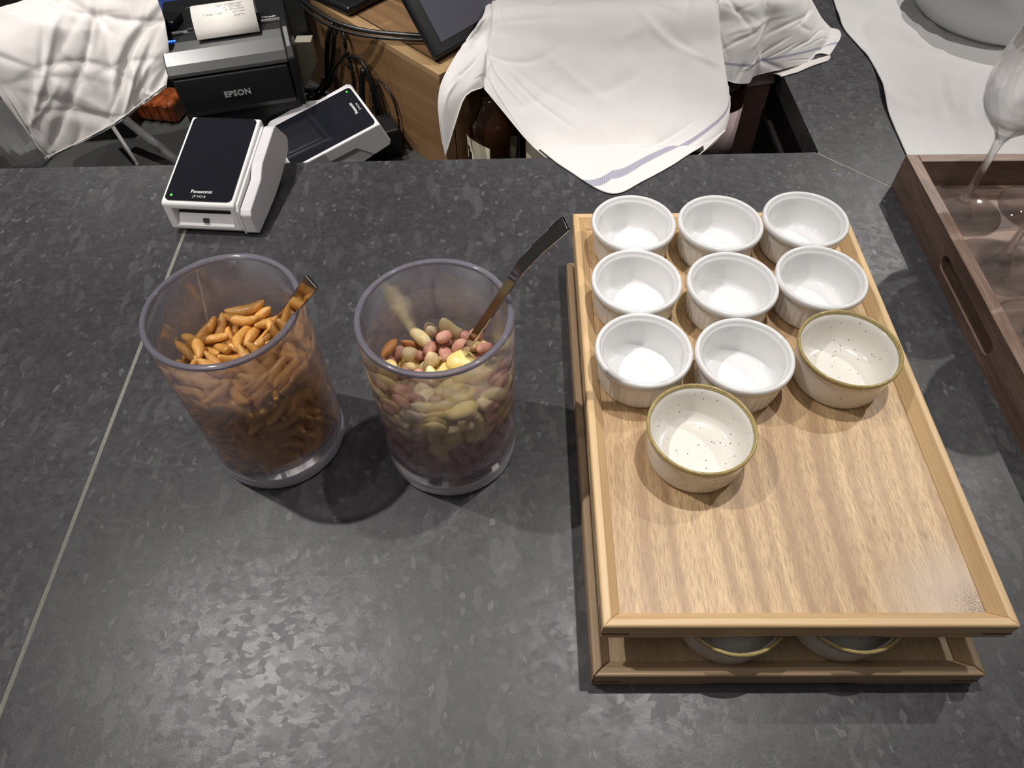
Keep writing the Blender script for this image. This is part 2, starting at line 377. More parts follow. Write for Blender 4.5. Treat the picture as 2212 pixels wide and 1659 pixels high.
PEANUT = mat_nut('peanut_skin', (.50, .225, .165), (.66, .36, .27), 220, .6, bump=.5)
CASHEW = mat_nut('roasted_cashew', (.86, .68, .30), (.90, .78, .48), 90, .42, bump=.3, coat=.1)
CORN = mat_nut('giant_corn', (.88, .64, .14), (.90, .76, .36), 80, .42, bump=.35, coat=.1)
ALMOND = mat_nut('almond_skin', (.42, .16, .05), (.55, .26, .09), 90, .55, stripes=(.35, 3, 3), bump=.9)
PISTA = mat_nut('pistachio_shell', (.66, .52, .36), (.74, .62, .46), 90, .6, stripes=(.4, 2, 2), bump=.4)
PISTAIN = mat_nut('pistachio_kernel', (.40, .30, .10), (.46, .20, .16), 150, .6)
CHICK = mat_nut('dried_chickpea', (.66, .48, .26), (.78, .62, .38), 140, .55, bump=.6)
MIRRORDK = simple('dark_polished_steel', (.60, .58, .56), .05, 1)

# snack pieces settled in the jars: kind, scale %, x, y, z (0.1 mm), quaternion %
CRACKERS = "0,107,-367,70,1225,4,90,-43,2 0,109,-225,-302,1199,26,-36,-15,88 0,105,-84,-365,1198,57,59,44,35 0,107,-187,-168,1194,25,16,65,70 0,106,174,-186,1179,27,36,-68,-58 0,95,60,-390,1173,75,45,-29,-39 0,109,-68,471,1171,1,-11,73,67 0,99,-90,357,1166,9,7,86,50 0,109,290,-187,1163,65,17,-30,-68 0,102,-407,3,1161,57,76,-18,-28 0,90,-281,178,1158,3,9,-40,-91 0,111,472,71,1158,49,57,-47,-46 0,106,24,-230,1152,34,-1,-58,74 0,98,24,236,1152,24,-64,52,-51 0,91,194,218,1151,73,48,-26,-41 0,108,429,-147,1150,2,81,54,-22 0,103,-79,195,1149,68,-4,-14,-72 0,109,-364,-311,1148,73,49,-1,-47 0,93,-153,-453,1147,96,17,21,-3 0,89,169,-313,1142,3,-37,74,56 0,105,-388,232,1139,54,75,15,35 0,95,-77,-30,1138,78,42,45,13 0,95,-185,-82,1137,8,31,66,68 0,100,-179,82,1137,41,-5,50,76 0,101,19,-463,1137,11,-95,3,30 0,101,204,58,1136,14,43,89,8 0,100,-156,-298,1130,79,-9,-6,61 0,105,55,-50,1125,29,-25,-91,-14 0,106,-333,70,1125,56,81,-17,-6 0,89,-409,-121,1121,37,-8,87,32 0,99,139,378,1121,33,10,-55,-76 0,95,379,178,1118,65,68,10,-32 0,99,192,-412,1116,41,3,91,10 0,95,107,-169,1115,36,23,-4,90 0,94,91,179,1115,8,-50,85,-15 0,111,2,401,1111,41,13,81,-40 0,98,-269,290,1111,17,57,-62,-51 0,90,-168,184,1111,7,-50,-86,-6 0,101,-333,-184,1106,11,3,-35,-93 0,87,86,43,1106,13,-80,36,46 0,104,356,-244,1101,53,45,-58,-42 0,99,339,325,1101,42,-26,-86,9 0,107,-57,-281,1100,83,-16,2,-53 0,108,246,-288,1096,34,45,71,43 0,110,293,237,1094,79,36,36,-33 0,89,311,33,1091,28,15,85,42 0,110,271,-59,1083,12,-16,-13,-97 0,94,329,120,1079,53,80,-26,-13 0,106,-139,460,1077,22,3,-14,-96 0,104,199,305,1073,52,69,1,50 0,101,-373,291,1070,49,-24,83,-11 0,107,-390,-4,1067,66,-47,20,-54 0,88,-485,-19,1067,68,10,63,37 0,91,-206,11,1066,80,44,33,22 0,90,-255,-329,1064,34,-38,84,-20 0,93,-170,-421,1062,0,-11,99,4 0,94,40,-184,1061,94,-13,32,-9 0,93,-39,200,1060,49,54,59,36 0,85,-112,266,1060,6,-49,86,16 0,85,428,235,1059,50,63,5,-60 0,92,464,32,1056,82,11,30,47 0,93,60,263,1048,52,10,-14,-84 0,87,93,398,1048,90,-30,-23,20 0,103,172,172,1047,14,-20,67,-71 0,93,-206,281,1047,56,66,26,42 0,97,-461,150,1044,39,-68,-20,59 0,94,274,343,1040,40,-32,-76,39 0,89,-283,78,1039,27,81,52,6 0,87,47,-425,1036,81,19,-6,55 0,87,-319,370,1035,6,-50,52,69 0,102,-209,-183,1034,27,-5,8,96 0,88,208,-356,1028,70,62,-31,-19 0,111,-126,-30,1028,74,54,27,29 0,109,-427,-218,1027,89,1,-11,-44 0,109,460,-125,1024,55,29,-62,-48 0,91,278,-192,1023,41,75,-48,-21 0,110,27,18,1014,22,-83,-25,45 0,93,201,-229,1011,71,48,-18,-47 0,100,-320,233,1006,64,58,42,29 0,99,387,87,1003,4,-26,74,-62 0,97,-8,-202,991,38,-29,13,-87 0,110,-113,-461,991,53,76,-30,23 0,112,376,-246,990,70,-11,-37,60 0,102,-122,344,990,8,13,77,62 0,99,167,-8,990,67,48,-48,29 0,111,39,474,988,60,31,66,-33 0,101,105,-464,986,31,16,85,-40 0,98,-241,0,986,41,51,-74,-20 0,109,245,114,985,65,72,23,5 0,92,-135,445,979,98,7,-13,15 0,107,18,-353,978,53,64,28,47 0,99,295,-380,973,40,79,5,45 0,98,-1,-483,813,30,-50,-42,-70 0,110,149,-101,971,80,58,14,-5 0,97,-114,241,971,97,22,-5,-4 0,98,-5,-482,574,97,-18,12,-7 0,86,-148,-349,970,86,23,-44,15 0,87,-244,-389,970,37,-18,91,9 0,90,-248,-291,970,34,92,17,10 0,88,-283,-217,969,50,-81,-17,26 0,85,183,-453,735,94,26,19,12 0,102,-119,-466,506,96,16,5,-22 0,105,70,218,963,26,-58,72,-27 0,105,-168,-122,963,21,-3,51,83 0,90,364,-2,962,20,29,-93,5 0,104,228,323,962,52,-81,25,11 0,108,-140,-459,407,85,50,-4,-15 0,97,155,-455,296,25,-5,-61,-75 0,90,-450,49,956,66,47,-46,-37 0,101,234,423,955,19,17,-20,95 0,88,-72,-466,280,8,-2,-24,97 0,91,-184,-442,617,92,-8,-14,-35 0,90,-47,52,949,10,48,-69,-54 0,90,-256,-413,771,16,35,92,3 0,88,187,-329,946,16,75,64,1 0,87,-317,44,946,23,51,40,72 0,86,270,-401,528,28,-85,-8,44 0,96,393,283,938,55,70,-32,-32 0,95,253,-405,637,24,14,-52,-81 0,103,24,-61,936,29,92,13,-25 0,105,282,-388,792,67,67,22,22 0,106,137,-439,404,30,92,20,-15 0,92,-372,201,932,19,48,86,4 0,90,285,-154,931,13,11,-67,-72 0,96,252,218,930,2,7,78,62 0,109,-220,182,927,32,-12,67,65 0,94,161,92,924,7,-50,-82,-26 0,94,-208,356,924,15,-4,-95,-27 0,110,-347,-154,924,23,49,25,80 0,92,-158,-224,922,27,-92,-26,-7 0,109,-164,45,921,49,-63,-55,-24 0,103,-92,-437,820,61,-20,-49,-59 0,107,-194,-412,701,25,-14,20,94 0,100,-55,447,919,15,-93,23,-24 0,93,-264,285,918,90,-38,19,-5 0,102,-458,-116,916,52,32,42,67 0,92,105,-191,913,65,-23,-26,-67 0,89,280,-295,912,62,34,-6,-71 0,90,-345,-330,600,32,-23,-44,81 0,99,-388,-34,910,7,-86,-10,-50 0,98,-359,-319,434,51,-5,58,63 0,102,167,-412,882,68,-62,-23,31 0,101,367,-313,404,2,-37,88,29 0,101,-99,133,908,45,13,63,-62 0,90,-23,-151,901,28,-12,-91,27 0,100,36,-428,635,90,-26,7,-33 0,101,-21,325,899,35,-92,0,17 0,110,413,-224,898,91,4,-20,36 0,105,217,-381,459,70,49,43,30 0,112,-280,-350,848,19,-92,27,-19 0,86,389,-94,890,15,78,38,48 0,109,69,-300,889,12,-11,-95,-26 0,105,-392,-270,306,25,32,91,13 0,107,-39,-370,887,40,-18,-87,23 0,106,142,334,887,1,-50,-83,-25 0,103,-397,-254,883,25,-82,28,-44 0,94,-225,-369,344,65,-22,53,-49 0,108,476,-42,882,36,64,34,58 0,105,402,-254,288,41,27,-57,-66 0,105,420,170,879,33,-14,-27,90 0,107,131,208,879,22,-12,-32,92 0,93,301,-321,526,14,2,-93,33 0,90,209,-136,873,73,24,17,61 0,111,-88,-401,669,51,-77,16,-36 0,99,333,3,869,12,-37,-72,-57 0,99,-18,-404,379,43,8,-28,85 0,86,23,-402,279,53,70,-28,-39 0,95,-271,401,865,16,25,-69,-66 0,106,-100,213,860,78,59,-8,19 0,101,390,-237,527,52,70,-35,33 0,101,350,95,858,9,28,67,69 0,90,-125,-131,858,19,-47,-85,-15 0,86,-244,-337,433,20,7,34,-92 0,111,-64,43,855,18,-85,-50,-3 0,112,223,396,855,46,3,-11,88 0,85,315,-292,677,18,96,8,20 0,106,-376,44,854,83,55,4,0 0,94,-456,-162,721,32,73,-29,-52 0,88,-359,147,853,80,5,48,35 0,88,-105,-380,473,12,24,53,81 0,87,109,-378,816,21,52,-27,78 0,85,0,-79,849,47,82,-5,-31 0,88,460,-149,459,5,76,30,-58 0,102,10,-387,537,14,10,-26,95 0,93,-7,415,846,91,-40,-6,-10 0,111,-378,-230,756,52,-44,-63,37 0,88,188,-349,292,26,23,90,27 0,106,-217,-171,843,76,56,-8,-33 0,94,470,-116,667,59,48,64,7 0,106,151,32,834,64,-43,34,-53 0,103,-293,-284,551,44,-22,-63,61 0,89,-331,-74,833,32,24,-59,-70 0,104,-466,-114,423,41,46,51,60 0,110,-463,-114,624,25,59,23,73 0,96,288,-284,753,13,45,-62,-63 0,92,398,-190,772,35,65,53,42 0,92,30,-239,830,84,53,8,-3 0,94,-261,317,829,61,-72,-12,30 0,86,-202,-71,829,16,58,20,78 0,100,267,-45,825,43,38,64,52 0,99,-390,-185,491,36,63,-58,-37 0,94,344,-226,357,29,14,-23,-92 0,108,-82,331,818,45,2,-15,88 0,96,-244,-298,284,23,-93,-26,7 0,97,26,-363,730,82,15,5,-55 0,94,40,-361,449,99,-5,8,-11 0,103,224,-249,813,33,31,-9,-89 0,92,-214,-306,713,74,18,-50,-41 0,92,-485,-39,358,69,-15,53,-47 0,104,-421,229,808,45,-60,25,61 0,96,-478,-44,556,61,-30,-50,54 0,99,-251,126,806,83,36,-42,1 0,111,155,-326,596,63,13,0,76 0,90,-226,-294,609,30,15,-87,-37 0,103,64,-4,804,47,-2,-87,-16 0,91,185,218,801,92,32,-12,-18 0,108,-92,-315,799,82,19,41,34 0,86,183,-309,684,43,35,-30,-77 0,94,464,-41,551,55,-4,-68,49 0,103,300,-233,593,70,47,-25,-48 0,108,330,-205,695,97,-22,8,-7 0,105,480,-4,767,45,54,-49,-51 0,90,-10,-146,790,67,-71,14,-17 0,99,231,-270,285,18,39,65,63 0,107,-410,115,783,56,74,11,-36 0,90,253,115,782,33,15,0,-93 0,98,221,-155,780,4,-2,-56,-83 0,95,-291,-127,780,59,-2,-15,-79 0,87,-397,-105,297,82,17,36,40 0,100,175,-294,379,16,-89,-42,-7 0,107,39,202,779,72,3,-25,-65 0,100,-279,33,778,20,0,-2,-98 0,90,455,-8,677,3,-45,88,15 0,99,402,-94,589,15,90,-40,-9 0,88,-130,169,776,3,-18,0,98 0,111,-363,-141,627,59,-6,-5,-80 0,108,-133,-305,344,1,-80,-60,-5 0,87,60,-322,279,83,-21,12,-50 0,101,173,327,772,23,16,30,91 0,95,346,254,771,14,49,-52,-68 0,98,411,152,771,31,53,-61,-51 0,87,-474,48,283,68,-30,-27,61 0,87,-304,-196,704,6,-71,-66,23 0,88,-320,-179,358,87,46,4,19 0,102,-295,379,768,69,64,29,17 0,105,88,472,768,4,10,64,76 0,106,359,-133,323,26,-3,52,-81 0,90,-143,261,766,25,92,-5,-30 0,89,105,-281,765,40,9,-67,-62 0,96,392,-81,418,100,-3,4,4 0,112,471,66,538,37,-54,71,26 0,104,-242,-240,449,3,-4,-72,69 0,107,-442,13,749,50,76,32,-26 0,90,394,-68,507,30,-67,65,-19 0,90,-470,98,678,76,3,57,-33 0,86,-368,321,505,61,-67,-25,34 0,91,-76,481,525,0,-11,70,-71 0,92,-461,156,517,27,74,49,37 0,94,-234,-212,752,56,45,65,25 0,93,-53,481,714,73,67,15,-7 0,91,-253,411,416,35,-41,72,44 0,102,34,480,309,11,98,-1,-19 0,101,276,393,744,39,4,77,50 0,87,-341,338,687,40,21,-85,-26 0,106,-313,364,568,59,73,32,15 0,92,415,241,362,69,50,-8,-52 0,100,-415,-1,614,86,43,26,-10 0,106,-435,201,409,39,36,-61,-58 0,105,296,376,636,41,6,75,52 0,91,-50,396,748,6,-3,83,55 0,96,175,444,499,30,3,49,82 0,104,62,473,401,77,63,-1,-8 0,105,451,86,398,77,-6,27,-58 0,98,329,-5,747,53,29,62,50 0,99,-376,290,292,23,-38,76,-47 0,110,378,287,541,70,55,-33,-31 0,91,-104,82,746,21,-36,-42,81 0,101,-398,-20,401,66,22,-70,14 0,99,223,-229,485,26,23,-22,-91 0,98,-109,455,633,41,84,16,-33 0,93,326,332,459,57,12,5,81 0,92,170,130,740,16,-27,89,-34 0,97,82,453,635,6,9,99,3 0,96,174,426,333,2,-19,34,-92 0,96,-306,247,734,4,33,33,-88"
CRACKERS_CORE = "0,91,392,7,281,30,-7,-23,92 0,99,-129,-186,731,43,-27,3,-86 0,110,430,109,296,4,93,-36,-10 0,91,-296,329,409,43,-88,-3,-20 0,94,-262,-176,622,6,-60,76,-25 0,106,16,45,725,54,-24,-64,49 0,92,-408,142,602,17,-45,-88,0 0,89,-400,81,324,72,67,4,-15 0,103,334,260,287,8,-32,-92,23 0,90,-157,393,468,23,36,-90,-12 0,104,389,60,676,94,-1,-17,31 0,93,-227,353,639,65,-27,-68,22 0,102,-326,-70,342,43,32,-83,-15 0,90,312,273,376,30,-48,76,-31 0,98,-114,321,712,86,51,-7,-3 0,85,351,-14,364,85,-50,9,-14 0,105,281,-93,711,5,12,59,80 0,106,160,377,436,24,-13,5,-96 0,100,123,-142,709,57,61,-7,-54 0,91,-120,388,356,11,47,76,43 0,90,207,345,348,97,22,10,11 0,87,-288,278,544,41,68,-32,51 0,93,-199,346,355,77,-25,17,-57 0,93,-195,243,704,63,-69,25,-25 0,98,-240,317,284,80,-15,11,-57 0,87,74,175,703,43,15,14,-88 0,112,-71,390,514,79,53,29,-7 0,104,-343,197,344,94,-16,-12,27 0,91,-148,364,281,4,81,-59,-1 0,105,-304,-33,699,14,-8,5,-99 0,88,238,307,640,45,70,-12,54 0,107,-12,387,289,4,-14,-96,25 0,105,86,375,542,62,6,1,78 0,111,360,86,579,7,-51,83,21 0,111,345,164,499,5,-2,-30,-95 0,110,355,83,417,76,14,29,57 0,112,295,233,659,3,16,-83,-54 0,94,-207,63,691,83,43,-22,-28 0,108,76,365,688,98,-13,-2,-13 0,99,-319,192,512,12,-97,-18,-13 0,104,21,-106,689,74,40,27,-46 0,107,66,-260,688,0,86,-50,-11 0,100,-349,99,415,62,-70,2,34 0,98,-345,131,665,38,16,-12,90 0,89,140,333,609,50,-41,42,-64 0,86,-333,87,497,10,-4,-41,-90 0,87,-294,200,625,75,59,-29,5 0,106,251,249,478,60,42,10,-67 0,94,-168,-104,678,24,75,29,55 0,90,95,277,672,68,73,-5,2 0,85,137,310,279,94,-23,-6,24 0,85,244,234,289,37,22,12,89 0,91,198,-25,670,89,28,6,35 0,106,-5,333,407,54,17,36,74 0,100,-40,118,660,71,44,24,50 0,92,-186,253,614,51,16,-8,-84 0,94,-54,308,639,49,-21,-1,-84 0,90,-127,-221,649,56,6,-47,-67 0,108,276,117,644,12,-90,-34,-23 0,87,135,139,644,24,37,88,20 0,107,-46,-47,635,77,31,53,-15 0,90,-76,-287,633,29,80,-25,47 0,95,13,-269,610,27,39,52,71 0,93,138,58,608,19,-53,16,-81 0,90,198,-203,597,27,51,64,51 0,89,5,258,592,38,24,-41,-79 0,109,-125,-87,587,85,-44,27,-8 0,109,-115,189,583,52,35,-62,-46 0,96,23,128,582,52,23,-51,-65 0,103,-227,76,577,31,16,72,60 0,95,216,200,576,22,-95,-22,6 0,107,248,-78,556,11,17,32,93 0,111,40,-185,548,8,99,-2,-7 0,91,127,-116,540,66,71,-3,-24 0,96,-126,91,538,38,-6,47,80 0,93,-227,-160,537,12,11,32,-93 0,90,-282,-82,524,97,23,4,-8 0,97,31,-301,523,0,0,-100,-6 0,105,68,77,523,12,77,-52,34 0,111,186,-1,510,91,-33,-3,26 0,86,12,268,509,68,44,-22,-54 0,86,-129,-225,507,93,-3,9,36 0,89,155,252,504,75,42,31,41 0,109,-224,4,502,63,77,-7,4 0,92,-41,85,502,44,63,49,40 0,94,-304,2,406,53,-1,-40,-75 0,107,254,-157,420,6,-8,-74,-66 0,92,82,283,357,35,-12,57,73 0,102,192,217,376,62,55,29,47 0,91,-93,259,487,25,7,-1,97 0,108,19,-279,385,72,-36,37,-47 0,105,-237,148,433,8,90,-43,0 0,90,269,-16,281,91,29,-16,-25 0,89,6,-228,473,17,-98,-1,-1 0,94,248,101,377,8,-33,-47,-81 0,87,-215,-156,456,93,32,-12,9 0,91,-170,202,458,66,66,-30,-20 0,106,-75,250,395,47,17,15,85 0,87,231,-115,345,17,9,-81,-56 0,100,-234,-105,302,2,-27,56,78 0,109,-90,-51,460,34,-94,-4,2 0,104,171,179,286,32,11,26,90 0,104,-161,-181,287,92,36,-1,18 0,98,-42,-238,284,43,31,-35,-77 0,92,-223,-28,374,31,35,-78,-42 0,105,-182,124,288,40,13,52,74 0,98,69,-159,438,14,-47,-75,-45 0,105,-60,207,287,66,31,42,54 0,98,103,41,429,32,94,6,-9 0,103,-121,-152,395,35,91,7,21 0,104,58,185,389,44,-77,-23,-40 0,108,-131,139,388,51,4,44,74 0,89,187,7,344,19,34,89,22 0,111,89,-164,290,55,35,56,51 0,94,-186,-5,284,22,33,76,51 0,98,164,-60,288,51,-22,-33,76 0,109,146,-58,395,30,3,91,30 0,111,-35,36,375,3,91,41,7 0,105,12,92,287,12,-98,-17,2 0,93,-7,-76,314,78,47,-42,2"
NUTS = "3,110,162,-400,1113,7,-94,-33,-3 4,97,-431,192,1098,19,-52,72,-43 3,111,147,72,1067,100,7,-6,2 3,94,-409,-141,1060,16,98,-14,-6 1,109,471,-11,1060,72,15,-67,9 1,106,350,-93,1060,4,95,3,30 3,99,9,-412,1059,74,-66,7,-12 3,101,83,-110,1056,6,86,-50,-6 1,104,-1,340,1053,93,6,13,34 5,107,-186,-397,1052,9,7,99,10 2,88,286,-311,1050,25,27,86,36 1,102,-221,-197,1050,57,63,-38,-37 1,104,405,132,1042,45,9,-71,-54 6,106,-278,178,1041,82,49,-27,11 2,116,367,-210,1037,24,14,-85,44 1,105,334,222,1036,33,89,30,-5 1,94,-146,-129,1036,3,32,90,-31 1,86,-303,-17,1026,46,56,49,49 1,109,262,379,1025,83,-27,28,39 2,102,-53,-221,1024,54,84,6,-1 1,103,-359,-316,1019,91,-19,-17,-32 1,87,26,165,1017,46,33,-71,-42 1,111,275,3,1013,32,-8,58,74 6,109,-90,136,1012,3,66,-6,75 5,95,-113,459,1008,23,52,-52,64 3,109,-437,9,1005,29,-54,79,7 2,110,-210,401,1002,70,-60,27,-28 2,94,243,275,1002,29,84,37,-25 6,86,-26,-118,998,80,42,34,27 3,92,-310,-224,997,43,-47,-38,-67 2,104,206,-361,995,6,-46,-85,26 1,92,-206,-9,994,43,21,-20,-85 1,111,124,284,993,10,40,-10,-91 1,101,110,-233,990,20,1,92,34 1,103,-117,273,990,17,52,-81,-19 2,85,2,-326,988,59,75,19,22 3,95,-40,-478,980,74,67,-8,2 2,111,44,470,980,20,-28,-70,-63 1,95,50,-405,973,27,-3,95,-18 6,94,-171,-266,973,6,27,34,90 1,104,349,-307,972,14,7,63,-76 1,109,-439,147,970,83,-26,41,-27 1,109,163,-36,969,1,-33,-59,-73 1,105,244,-224,969,76,62,6,-20 1,94,175,411,967,10,90,-27,-32 1,106,268,-113,966,24,-79,52,21 1,88,92,-471,586,16,-19,-84,-49 1,94,-339,-117,964,1,-34,-92,19 1,86,-157,-458,917,5,-12,-87,47 1,85,163,-456,283,24,6,-63,-73 1,98,-83,-470,453,28,-16,-93,15 3,108,41,26,961,84,21,31,38 2,99,-92,-35,960,10,64,-72,-26 1,107,32,-472,298,75,64,11,-16 3,106,-124,-366,958,56,-63,-29,45 1,90,143,-456,476,56,14,-71,-40 1,98,-155,-453,382,10,-20,-83,-50 2,112,-417,-195,956,53,-13,-36,76 1,97,33,-470,407,41,-30,-11,-86 2,92,92,-464,725,96,9,2,26 1,103,330,135,955,89,-16,40,15 6,100,-217,-149,953,57,-7,30,-76 1,110,-390,258,950,63,69,-2,36 1,89,200,-434,551,5,0,-71,71 2,101,417,53,948,5,-18,73,66 3,116,393,-69,948,3,92,-13,36 1,108,-172,-441,712,44,14,86,22 3,85,-40,-463,661,36,20,-36,84 2,90,-275,114,945,58,64,-50,-3 2,94,-211,-427,823,12,19,59,78 1,93,135,-448,371,79,23,35,44 1,92,-142,-446,609,52,81,25,10 1,97,-92,-455,289,33,-16,25,-90 2,93,143,-445,923,30,94,15,3 3,93,132,151,942,0,-60,-41,-68 1,89,268,201,942,34,18,-74,-55 6,101,-7,-461,534,5,20,-16,97 1,107,185,-433,649,11,-14,81,56 1,107,-201,-427,505,8,25,65,-71 4,89,-297,356,940,29,40,-70,52 1,88,2,379,936,10,-8,34,93 1,88,225,-413,345,56,40,32,65 1,90,-253,-401,400,13,82,20,51 1,98,406,223,933,71,-70,-2,6 1,91,301,-377,286,21,29,-83,-42 2,98,129,-144,932,42,19,-18,87 1,88,-215,249,932,95,1,31,7 2,111,-273,-342,932,45,-7,18,87 1,89,-315,-368,709,29,30,-27,87 1,92,261,-395,448,29,-6,41,-86 1,97,-193,-421,290,28,6,-7,-96 1,111,10,261,929,37,17,21,89 2,94,235,-404,843,15,46,-7,-88 1,107,-243,-397,612,68,-34,57,-32 1,107,-299,-369,306,18,40,-5,90 2,95,291,-371,743,19,31,-37,-86 1,87,341,-340,364,24,-9,-17,-95 1,108,-314,-354,532,9,45,84,30 3,86,335,339,915,57,51,-64,11 3,87,102,-318,915,7,-98,-17,4 1,88,-322,-349,423,26,-87,-23,-35 1,95,321,-348,640,85,42,14,28 1,91,345,-333,877,72,49,46,18 1,87,-358,-324,644,63,-63,45,-7 1,97,0,-236,909,62,70,34,4 2,106,-367,22,908,6,57,82,1 1,95,292,-358,542,24,-43,-58,65 1,85,-390,-287,372,54,-10,-28,78 1,89,-475,72,900,13,71,-65,22 1,89,388,-285,756,70,-19,69,1 3,102,80,-420,827,51,4,1,-86 1,100,380,-288,464,49,-12,-17,-85 3,94,-197,-36,894,56,10,-4,82 3,90,-57,65,893,97,21,4,7 1,95,112,327,892,16,31,-74,-57 2,110,-44,-407,890,46,-36,62,-53 1,97,-50,468,889,2,25,-66,-71 3,90,-73,190,887,45,-26,70,49 1,104,452,-149,887,53,2,-34,-77 2,112,-127,-184,886,17,24,-26,-92 1,91,367,-288,286,86,-48,-1,-19 1,87,415,-248,630,76,-8,44,47 2,106,222,289,885,27,-30,-11,-91 1,98,-172,402,882,46,-57,66,16 2,89,-388,-115,881,57,-36,48,-56 1,105,-404,-249,555,21,34,91,-3 2,103,241,58,878,12,38,-91,-14 1,110,-300,-326,814,83,-43,-23,28 1,95,-370,-277,462,80,-45,-22,33 1,87,-96,303,876,28,82,-22,-44 1,88,-225,-361,749,13,-32,88,-33 1,96,217,-108,873,61,-22,-44,62 2,91,450,119,871,44,-79,42,-5 2,87,-407,-232,835,24,-66,-63,34 3,103,352,-202,865,45,-60,-6,-66 1,87,-452,172,864,33,42,1,-84 1,98,-431,-204,644,37,-80,37,-30 1,107,-54,-398,374,51,-14,-23,82 3,93,101,448,863,39,92,-4,6 1,97,62,-394,657,30,87,3,-40 2,89,-135,-319,859,38,-6,-12,-91 2,101,-197,129,859,71,63,-16,27 1,104,434,-192,295,53,26,-18,-79 1,107,-429,-197,429,74,20,-63,12 1,90,86,-387,547,25,-75,53,30 1,111,-430,-189,295,66,46,-44,-39 1,104,460,-31,852,92,-16,-31,-16 3,90,-288,-190,852,31,-40,-83,-24 1,103,419,-199,524,90,-4,40,-16 1,91,-128,-374,445,81,41,16,38 3,105,-26,-94,848,9,-32,-38,86 3,112,-326,251,847,97,-6,-6,-23 1,98,-332,-270,290,92,-33,1,19 1,105,337,-265,561,16,-19,-69,68 1,87,127,244,844,4,77,36,-53 1,102,374,254,843,31,-7,-31,-90 1,86,-163,-357,364,14,16,-69,-69 3,103,253,-257,842,46,38,-80,-3 1,96,367,47,842,2,-8,-48,87 1,104,432,-171,408,9,-31,19,-93 1,87,471,-112,476,81,-14,27,49 1,100,164,-350,498,73,63,-20,-17 1,87,-466,-117,471,20,-78,-8,58 1,87,354,-237,369,94,-17,5,-29 1,109,88,-368,416,61,37,69,14 1,88,192,-337,407,74,-50,-45,0 1,96,238,415,831,28,-28,-7,92 1,99,106,-260,831,12,-27,-83,48 1,88,-287,-284,372,93,-25,21,-14 1,106,-25,-373,604,53,78,31,-14 1,109,205,-329,609,70,6,-46,54 6,105,448,-130,612,41,-84,-17,31 1,89,-220,-321,534,82,-33,13,-45 2,99,-460,-110,794,3,74,-25,-63 1,104,-278,26,825,100,-5,-3,6 3,110,428,-145,744,39,-33,84,-18 1,89,-453,-112,368,22,-8,73,-64 6,93,5,-366,292,55,59,-50,-32 3,104,-60,-362,769,1,86,51,-10 1,101,312,-254,699,66,-68,5,32 2,109,79,-30,817,5,92,-5,39 1,99,279,-273,468,81,33,13,47 1,98,-217,-309,438,19,7,-61,77 2,98,53,180,814,20,68,-24,66 1,89,472,-68,285,6,-40,91,-8 3,108,24,348,813,22,-40,-84,31 3,86,-325,-90,813,31,-93,-8,-19 1,110,-5,-359,483,14,-89,-36,-26 1,111,-171,269,810,2,72,-69,9 1,100,-396,108,810,17,-12,57,-80 1,96,-153,13,809,32,58,60,44 1,88,482,-41,666,4,68,71,-19 1,85,-483,-38,511,73,-1,-38,-57 1,109,160,-327,300,22,-6,25,-94 3,111,-330,-224,729,23,-4,-2,-97 3,87,197,-310,754,36,-71,-37,48 1,104,472,-49,382,47,54,53,46 1,110,-108,-339,542,75,-31,-3,59 1,102,-212,-299,291,46,-33,-34,75 1,101,-300,-242,617,9,-48,-84,23 1,92,254,-273,374,23,-11,-40,88 1,102,-65,-218,799,88,42,-17,14 1,97,-477,-24,671,53,-49,69,-11 3,100,271,-49,798,7,-98,15,-7 1,96,471,-30,567,45,7,-38,80 1,100,-95,-334,291,57,6,4,-82 1,90,-465,-34,419,75,-62,-19,-13 1,92,478,4,475,13,-56,82,1 1,95,-343,-184,370,1,45,73,-51 3,89,-180,-136,787,18,-65,73,14 6,87,-467,-9,314,11,76,47,44 1,92,-91,349,785,13,84,-18,-49 2,105,-434,3,783,63,72,17,-23 1,109,-395,-115,552,25,31,-10,91 2,86,260,214,782,38,68,-33,53 1,97,-185,-267,782,8,0,78,62"
